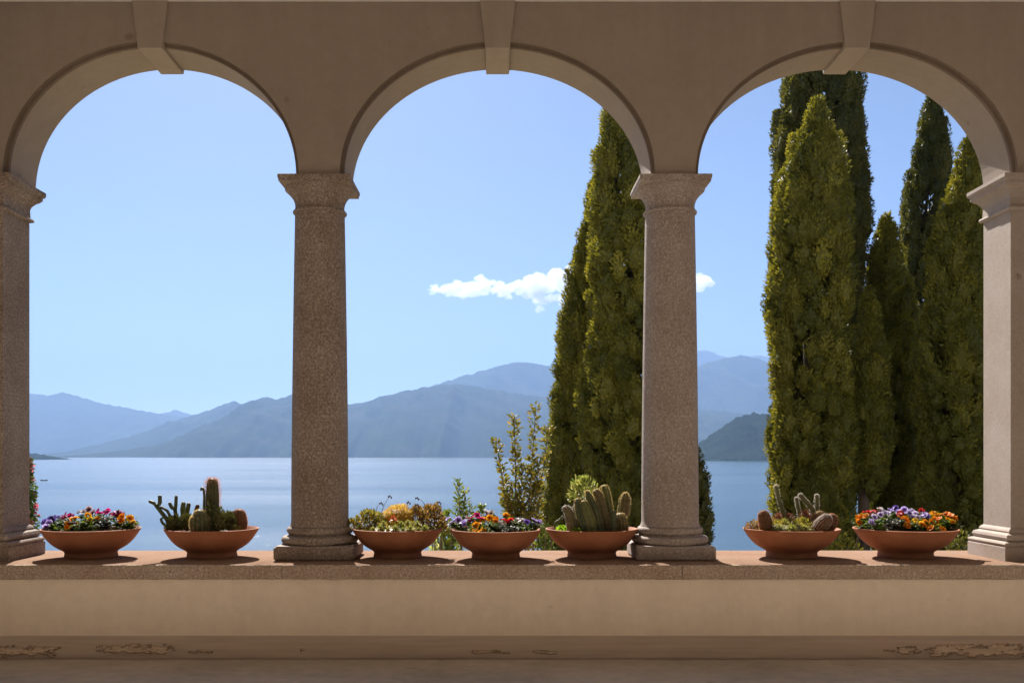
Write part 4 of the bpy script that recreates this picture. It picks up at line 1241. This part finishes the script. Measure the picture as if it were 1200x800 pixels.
def mound(key, px, py, dy, rx, rz, mat, label, seed, k=420, L=0.022, W=0.5, up=0.4, name='sedum_clump', cat='succulent', stalks=(), ry=None, group=None, thin=False, core=0.0):
    g = np.random.default_rng(seed)
    d = BOWLS[key][1] + dy
    c = P(px, py, d)
    rx, rz = rx * d / F, rz * d / F
    ry = rx if ry is None else ry
    z0 = min(SOILZ, c[2])
    root = thing(name, (c[0], c[1], z0), label, cat, group)
    b = MB()
    q = rand_dirs(g, k); q[:, 2] = np.abs(q[:, 2]) * 1.15 - 0.12
    rad = g.random(k) ** 0.28
    lump = 0.85 + 0.3 * fbm(q[:, 0] * 3 + 9, q[:, 2] * 3 + q[:, 1] * 2 + seed, seed)
    pos = c + q * (rad * lump)[:, None] * np.array([rx, ry, rz])
    dr = unit(q + rand_dirs(g, k) * 0.55 + np.array([0, -0.1, up]))
    nn = unit(rand_dirs(g, k) * .7 + np.array([0, -0.3, 1]))
    if core:
        pr = [(max(rx * core * math.sin(t), .002), c[2] - rz * core * 0.9 * math.cos(t) * (0.25 if t < 1.57 else 1.0)) for t in np.linspace(0.1, math.pi - 0.02, 9)]
        b.lathe(pr, (c[0], c[1], 0), 16)
    (leaf_quads if thin else leaf6)(b, pos, dr, nn, L * g.uniform(.6, 1.3, k), L * W * g.uniform(.8, 1.2, k), np.clip(g.normal(.5, .28, k), 0, 1))
    part(root, 'leaves', b, M[mat], kind='stuff')
    b = MB()
    for j in range(9):
        a = g.uniform(0, 6.28)
        b.tube([(c[0], c[1], z0 - .004), (c[0] + rx * .5 * math.cos(a), c[1] + ry * .5 * math.sin(a), c[2] + rz * .5)], [0.003, 0.002], 5)
    part(root, 'stem', b, M['stem'], kind='stuff')
    for pts in stalks:
        path = smooth_path([Q(x, y, key, dy) for x, y in pts], 12)
        b = MB(); b.tube(path, np.linspace(0.0025, 0.0014, 12), 5)
        st = part(root, 'flower_stalk', b, M['sedum_brown'])
        for off in ((0, 0, 0), (0.01, 0, -0.012), (-0.012, 0.004, -0.004)):
            p = path[-1] + np.array(off)
            b = MB(); b.lathe([(0.001, -0.009), (0.0048, -0.006), (0.0055, 0.0), (0.004, 0.006), (0.001, 0.009)], p, 8)
            part(st, 'bud', b, M['bud'], smooth=True)
    return root

# bowl 2: cacti
cactus(2, [([(249, 622, .02), (249, 600, .02), (249, 580, .02), (249, 566, .02)], [6.5, 6.8, 6.8, 5.8])], 'tall hairy column cactus, highest in its bowl', 201, 'cactus_dark', 'spine_red', 13, .14, 1900, .03, wid=.0014)
cactus(2, [([(239, 620, -.02), (239, 600, -.02), (239.5, 580, -.02), (238.5, 573, -.02), (236, 571, -.02), (235.5, 574, -.02)], [1.6, 1.5, 1.3, 1.3, 1.2, 1.0])], 'thin cactus stem with hooked tip beside the tall hairy column', 202, 'cactus_dark', 'spine_white', 5, .1, 60, .005)
cactus(2, [([(234, 624, -.2), (234, 616, -.2), (234, 607, -.2), (234, 604, -.2)], [8.5, 10, 9.8, 7])], 'round golden-spined barrel cactus at the front of its bowl', 203, 'cactus_dark', 'spine_gold', 14, .1, 1500, .013, 'barrel_cactus')
cactus(2, [([(279, 622, .05), (280, 612, .05), (280, 604, .05)], [8.5, 9.5, 8])], 'russet woolly barrel cactus at the end of its bowl', 204, 'cactus_brown', 'spine_red', 16, .06, 1800, .01, 'barrel_cactus')
g = np.random.default_rng(77)
def fingers(key, stems, label, seed, skin='cactus_dark', spine='spine_white', ns=60, name='finger_cactus'):
    cactus(key, stems, label, seed, skin, spine, 0, 0, ns, .006, name)
fingers(2, [([(199, 622, -.05), (197, 610, -.05), (190, 601, -.05), (183, 592, -.05)], [2.6, 2.6, 2.4, 2.3]), ([(184, 593, -.05), (180, 589, -.05), (176, 587.5, -.05)], [1.8, 2, 1.9]), ([(186, 592, -.05), (187.5, 588, -.05), (187.3, 582, -.05)], [1.8, 2.4, 2.3])], 'branching finger cactus reaching out over the rim towards the pansies', 205)
fingers(2, [([(208, 620, 0), (207, 606, 0), (205, 598, 0), (206, 592, 0), (206.5, 582, 0)], [2.3, 2.3, 2.2, 2.0, 1.9]), ([(205, 597, 0), (201, 594, 0), (199, 590, 0)], [1.6, 2.2, 2.0]), ([(203, 612, -.05), (196, 598, -.05), (189, 594, -.05)], [1.8, 1.7, 1.4])], 'upright finger cactus with pinkish tips, second from the bowl rim', 206)
fingers(2, [([(214, 620, .05), (214, 604, .05), (214, 597, .05), (215, 590, .05)], [2.2, 2.2, 3.0, 2.6])], 'flat-padded little cactus beside the pink-tipped finger cactus', 207, 'cactus')
fingers(2, [([(219, 620, .02), (219, 604, .02), (219.5, 598, .02), (221, 591, .02)], [2.2, 2.2, 2.8, 2.4])], 'narrow-padded little cactus between two other pads', 208, 'cactus')
fingers(2, [([(229, 622, .06), (229, 606, .06), (230, 598, .06), (231.5, 593, .06)], [2.2, 2.2, 2.7, 2.4])], 'short reddish pad cactus behind the golden barrel', 209, 'cactus_brown')
fingers(2, [([(198, 620, -.12), (194, 616, -.12), (190, 612, -.12), (188.5, 608, -.12), (190, 607, -.12)], [1.6, 1.7, 1.6, 1.5, 1.2])], 'curled cactus shoot bending over the bowl rim', 210)
rosette(2, 246, 593, -.04, 13, 'rosette_grey', 'pale strap-leaved succulent below the hairy column cactus', 211, 9, leafw=.3)
for j, (x, y, dy, rx, rz, lb) in enumerate([(204, 620, -.1, 9, 15, 'dark knobbly succulent clump under the branching fingers'), (219, 618, -.1, 9, 14, 'dark knobbly succulent clump between fingers and golden barrel'), (256, 618, -.12, 12, 22, 'dark toothed succulent clump right beside the golden barrel cactus'), (268, 618, -.04, 9, 17, 'dark toothed succulent clump leaning on the russet barrel')]):
    mound(2, x, y, dy, rx, rz, 'cactus', lb, 220 + j, 420, .03, .5, .5, 'toothed_succulent', core=.7)
for j, (x, y, dy, rp) in enumerate([(275, 617, -.1, 5), (281, 618, -.06, 4), (213, 606, -.05, 5), (226, 606, .03, 5), (262, 603, 0, 6), (268, 601, .02, 5)]):
    rosette(2, x, y, dy, rp, 'rosette_grey', 'small pale-edged succulent rosette among the cacti round the golden barrel', 230 + j, 16, 'small rosettes in the hairy column cactus bowl')

# bowl 3: sedums and rosettes
mound(3, 467, 611, .06, 21, 19, 'cushion', 'golden domed cushion plant in the middle of its bowl', 301, 4200, .02, .18, .3, 'cushion_plant', 'succulent', thin=True, core=.88)
mound(3, 434, 615, .0, 18, 17, 'sedum', 'yellowish sedum clump with bell buds on the granite column side', 302, 900, .024, .5, .5, stalks=[[(447, 606), (448, 596), (452, 588), (457, 581)], [(440, 604), (441, 597), (443, 591), (447, 589)], [(430, 604), (431, 599), (431, 597)]])
mound(3, 506, 616, .02, 17, 25, 'sedum_brown', 'tall brownish sedum clump on the pansy side of the golden cushion', 303, 1100, .024, .5, .6, stalks=[[(500, 600), (498, 591), (494, 586), (489, 583)], [(510, 598), (512, 591), (515, 588)], [(492, 604), (491, 596), (489, 591)]])
mound(3, 489, 606, .1, 9, 13, 'sedum_brown', 'pinkish sedum tuft between the golden cushion and the tall brownish clump', 304, 420, .022, .5, .6, stalks=[[(478, 602), (476, 592), (479, 588)]])
mound(3, 412, 618, .0, 10, 10, 'sedum', 'trailing dark green sedum spilling over the rim against the column base', 305, 330, .024, .45, .1)
mound(3, 518, 622, .06, 8, 9, 'sedum', 'sedum tuft spilling over the rim beside the lavender pansies', 306, 150, .024, .5, .1)
rosette(3, 461, 607, -.16, 6, 'rosette_crimson', 'small crimson rosette in front of the golden cushion', 307, 18)
mound(3, 466, 623, -.1, 45, 11, 'sedum', 'pale green sedum carpet filling the bowl round the golden cushion', 308, 1500, .02, .55, .4, ry=.2, core=.8)
fr = [(421, 617, -.1, 6), (429, 618.5, -.17, 5.5), (437, 619, -.22, 5.5), (446, 617.5, -.25, 7), (455, 619.5, -.27, 5.5), (463, 617.5, -.28, 7), (472, 619.5, -.28, 5.5), (481, 618, -.27, 7), (490, 619.5, -.24, 5.5), (498, 617.5, -.21, 7), (507, 618.5, -.15, 5.5), (449, 612, -.18, 6), (470, 612.5, -.2, 6), (478, 611, -.16, 6), (489, 612, -.16, 6)]
for j, (x, y, dy, rp) in enumerate(fr):
    if j % 3:
        rosette(3, x, y + 1, dy, rp, 'rosette_grey', 'small grey-green rosette along the front rim of the golden cushion bowl', 320 + j, 26, 'grey-green rosettes along the golden cushion bowl')
    else:
        rosette(3, x, y + 1, dy, rp, 'varieg', 'small yellow-edged rosette along the front rim of the golden cushion bowl', 320 + j, 26, 'yellow-edged rosettes along the golden cushion bowl')

# bowl 5: ribbed cacti
b_ = mound(5, 683, 585, .12, 17, 27, 'varieg', 'bushy variegated yellow-green plant rising behind the ribbed cacti', 401, 480, .036, .42, .5, 'variegated_bush', 'plant')
org = np.array(b_['_loc']); b = MB(); b.tube([(org[0], org[1], SOILZ - .01), (org[0] + .01, org[1], org[2] + .02)], [0.012, 0.01], 7); part(b_, 'trunk', b, M['stem'])
cactus(5, [([(671, 626, -.2), (669, 612, -.2), (667, 600, -.2), (663, 596, -.2)], [5, 5, 4.6, 4])], 'gnarled grey cactus with bent top at the lime-leaved end', 402, 'cactus_olive', 'spine_white', 9, .16, 500, .009)
cactus(5, [([(676, 625, -.1), (675, 610, -.1), (673, 600, -.1), (676, 594, -.1)], [4.5, 4.5, 4.5, 4])], 'gnarled grey cactus behind the bent one', 403, 'cactus_olive', 'spine_white', 9, .16, 500, .009)
cactus(5, [([(687, 626, -.22), (684, 612, -.22), (680, 598, -.22), (677, 587, -.22)], [4.6, 4.8, 4.4, 3.2])], 'dark ribbed cactus leaning towards the lime leaves', 404, 'cactus_dark', 'spine_gold', 6, .3, 900, .008)
cactus(5, [([(694, 626, -.24), (692, 612, -.24), (688, 600, -.24), (684, 590, -.24)], [5, 5.2, 4.8, 3.6])], 'thick ribbed cactus in the front middle of the cluster', 405, 'cactus', 'spine_gold', 6, .3, 900, .008)
cactus(5, [([(702, 626, -.2), (699, 612, -.2), (695, 596, -.2), (690, 581, -.2), (688, 576, -.2)], [5.2, 5.2, 4.6, 3.2, 1.6])], 'ribbed cactus tapering to a point before the variegated bush', 406, 'cactus_dark', 'spine_gold', 6, .3, 900, .008)
cactus(5, [([(713, 624, -.14), (709, 608, -.14), (704, 590, -.14), (702, 580, -.14), (699, 577, -.14)], [5, 5, 4.8, 4.4, 4])], 'tall ribbed cactus with pinkish rounded head', 407, 'cactus_olive', 'spine_gold', 7, .26, 900, .008)
cactus(5, [([(716, 624, -.06), (714, 606, -.06), (711, 590, -.06), (709.5, 578, -.06), (708, 572, -.06)], [4.8, 5, 4.8, 4.4, 3.8])], 'tallest ribbed cactus, pale-edged, of the cluster', 408, 'cactus', 'spine_gold', 6, .3, 1000, .01)
cactus(5, [([(728, 625, -.1), (728, 616, -.1), (727, 607, -.1)], [7, 7.5, 6.4])], 'short stout barrel cactus beside the pale column', 409, 'cactus_olive', 'spine_gold', 12, .12, 800, .01, 'barrel_cactus')
cactus(5, [([(730, 605, .05), (731, 598, .05), (732.5, 585, .05), (733, 580, .05)], [4.6, 6, 5.6, 3.2])], 'golden-edged upright cactus standing behind the stout barrel', 410, 'cactus_olive', 'spine_gold', 8, .16, 800, .012)
cactus(5, [([(719, 626, -.2), (719, 614, -.2), (719, 600, -.2)], [2.6, 2.8, 2.4])], 'small dark finger cactus before the stout barrel', 411, 'cactus_dark', 'spine_white', 8, .14, 300, .008)
mound(5, 659, 624, -.12, 9, 6, 'lime', 'bright lime-green leaves at the rim before the gnarled cacti', 412, 130, .03, .6, .3, 'lime_leaf_plant', 'plant')
mound(5, 675, 625, -.25, 6, 5, 'lime', 'tiny lime-green leaves between the gnarled cacti and ribbed ones', 413, 60, .024, .6, .3, 'lime_leaf_plant', 'plant')
fingers(5, [([(656, 618, .0), (650, 617, .0), (651, 612, .0), (656, 609, .0), (659, 605, .0)], [1.5, 1.6, 1.6, 1.5, 1.2])], 'thin curling cactus shoot looping over the lime leaves', 414, 'cactus')

# bowl 6: woolly cacti
cactus(6, [([(898, 622, -.15), (897, 612, -.15), (895, 604, -.15)], [6.5, 7.5, 6.4])], 'russet woolly oval cactus standing at the lakeward rim', 501, 'cactus_brown', 'spine_red', 18, .05, 2200, .008, 'woolly_cactus')
def pale_finger(pts, rad, label, seed):
    cactus(6, [(pts, rad)], label, seed, 'cactus', 'spine_white', 8, .1, 700, .009, 'finger_cactus')
pale_finger([(921, 616, .05), (917, 598, .05), (912, 582, .05), (909.5, 570, .05)], [2.3, 2.3, 2.2, 2.1], 'tallest thin pale-spined finger cactus, leaning outwards', 502)
pale_finger([(938, 612, .08), (936, 598, .08), (934, 590, .08), (933.5, 584, .08)], [2, 2, 1.9, 1.8], 'short thin pale-spined finger cactus between two taller ones', 503)
pale_finger([(955, 606, .04), (952, 596, .04), (944, 587, .04), (938, 580, .04)], [2.6, 2.6, 2.4, 2.2], 'slanting thin pale-spined finger cactus', 504)
pale_finger([(957, 614, .06), (957, 600, .06), (957, 588, .06), (957, 581, .06)], [2.6, 2.6, 2.5, 2.3], 'straight upright pale-spined finger cactus', 505)
cactus(6, [([(957, 622, -.22), (962, 615, -.22), (968, 609, -.22)], [7, 8, 7])], 'fat tan woolly cactus lying towards the pansies', 506, 'cactus_brown', 'spine_white', 18, .05, 2400, .007, 'woolly_cactus')
cactus(6, [([(968, 622, -.12), (973, 614, -.12), (975, 608, -.12)], [6, 7, 6.4])], 'darker woolly cactus behind the fat tan one', 507, 'cactus_brown', 'spine_red', 18, .05, 1800, .007, 'woolly_cactus')
cactus(6, [([(953, 622, -.06), (953, 612, -.06), (956, 605, -.06), (962, 602, -.06), (968, 605, -.06)], [4, 4.2, 4.2, 4, 3.6])], 'arching golden-brown cactus behind the fat tan one', 508, 'cactus_brown', 'spine_gold', 12, .08, 1300, .008)
mound(6, 884, 618, -.02, 11, 8, 'sedum_brown', 'brownish low succulent clump on the rim behind the russet oval cactus', 509, 220, .02, .5, .3)
mound(6, 926, 622, -.1, 42, 13, 'sedum', 'low mixed sedum carpet filling the bowl round the finger cacti', 510, 1300, .02, .5, .4, ry=.2, core=.8)
for j, (x, y, dy, rp, mt, lb) in enumerate([(912, 606, .04, 10, 'rosette_red', 'russet rosette beside the tallest finger cactus'), (925, 605, .0, 8, 'rosette_red', 'russet rosette between the finger cacti'), (944, 602, -.02, 10, 'rosette_red', 'large russet rosette below the slanting finger cactus'), (919, 612, -.12, 8, 'rosette_grey', 'whitish rosette below the russet ones'), (940, 610, -.1, 9, 'sedum', 'yellowish strap-leaved rosette in the middle of its bowl'), (912, 618, -.24, 8, 'rosette_grey', 'pale green rosette at the rim beside the russet oval cactus'), (928, 619, -.27, 9, 'varieg', 'striped pale rosette at the front rim'), (942, 619, -.26, 9, 'rosette_grey', 'dark-centred striped rosette beside the fat tan cactus')]):
    rosette(6, x, y, dy, rp, mt, lb, 520 + j, 30, None, leafw=.3)

# ------------------------------------------------------------------ air and cloud
m = bpy.data.materials.new('haze_air'); m.use_nodes = True
n = m.node_tree.nodes; l = m.node_tree.links
n.remove(n['Principled BSDF'])
pv = n.new('ShaderNodeVolumePrincipled')
pv.inputs['Color'].default_value = (0.235, 0.36, 0.60, 1)
pv.inputs['Density'].default_value = 0.000085
pv.inputs['Anisotropy'].default_value = 0.2
l.new(pv.outputs[0], n['Material Output'].inputs['Volume'])
b = MB()
b.box((-29000, -1000, LAKE - 4), (29000, 19600, 1900))
single('haze', b, m, kind='stuff', label='pale blue haze over the lake and mountains', cat='haze')

m = bpy.data.materials.new('cloud_vapour'); m.use_nodes = True
n = m.node_tree.nodes; l = m.node_tree.links
n.remove(n['Principled BSDF'])
pv = n.new('ShaderNodeVolumePrincipled')
pv.inputs['Color'].default_value = (0.93, 0.93, 0.95, 1)
pv.inputs['Density'].default_value = 0.0045
pv.inputs['Anisotropy'].default_value = 0.35
l.new(pv.outputs[0], n['Material Output'].inputs['Volume'])
CD = 18600.0
def cloud(blobs, label, seed, jit=1.0):
    g = np.random.default_rng(seed)
    b = MB()
    cs = []
    for (x, y, r) in blobs:
        for k in range(int(11 * jit)):
            cs.append((x + g.normal(0, r * 0.7), y + g.normal(0, r * 0.33), r * g.uniform(0.3, 0.85), g.normal(0, 1.0) * r))
    for (x, y, r, dz) in cs:
        c = P(x, y, CD); c[1] += dz * CD / F; R_ = r * CD / F
        prof = [(max(R_ * math.sin(t), R_ * 0.02), -R_ * math.cos(t) * 0.62) for t in np.linspace(0.05, math.pi - 0.05, 9)]
        b.lathe(prof, c, 14)
    o = single('cloud', b, m, P(blobs[0][0], blobs[0][1], CD), label=label, cat='cloud')
    md = o.modifiers.new('merge', 'REMESH'); md.mode = 'VOXEL'; md.voxel_size = 19.0
    tx = bpy.data.textures.new('cloud_lumps', 'CLOUDS'); tx.noise_scale = 60.0; tx.noise_depth = 5
    dm = o.modifiers.new('lumps', 'DISPLACE'); dm.texture = tx; dm.strength = 90; dm.mid_level = 0.4; dm.texture_coords = 'LOCAL'
    return o
cloud([(510, 339, 6), (522, 340, 8), (537, 340, 9), (552, 339, 10), (568, 336, 11), (583, 337, 10), (600, 339, 9), (615, 337, 10), (630, 334, 12), (645, 332, 13), (660, 329, 13), (672, 330, 13), (690, 332, 13), (710, 334, 14), (640, 352, 8), (655, 350, 9), (632, 362, 5), (625, 345, 8)], 'long white fair-weather cloud above the mountains', 61)
cloud([(775, 332, 13), (795, 331, 13), (812, 331, 11), (823, 330, 9)], 'small white cloud tip showing beside the pale column', 62)
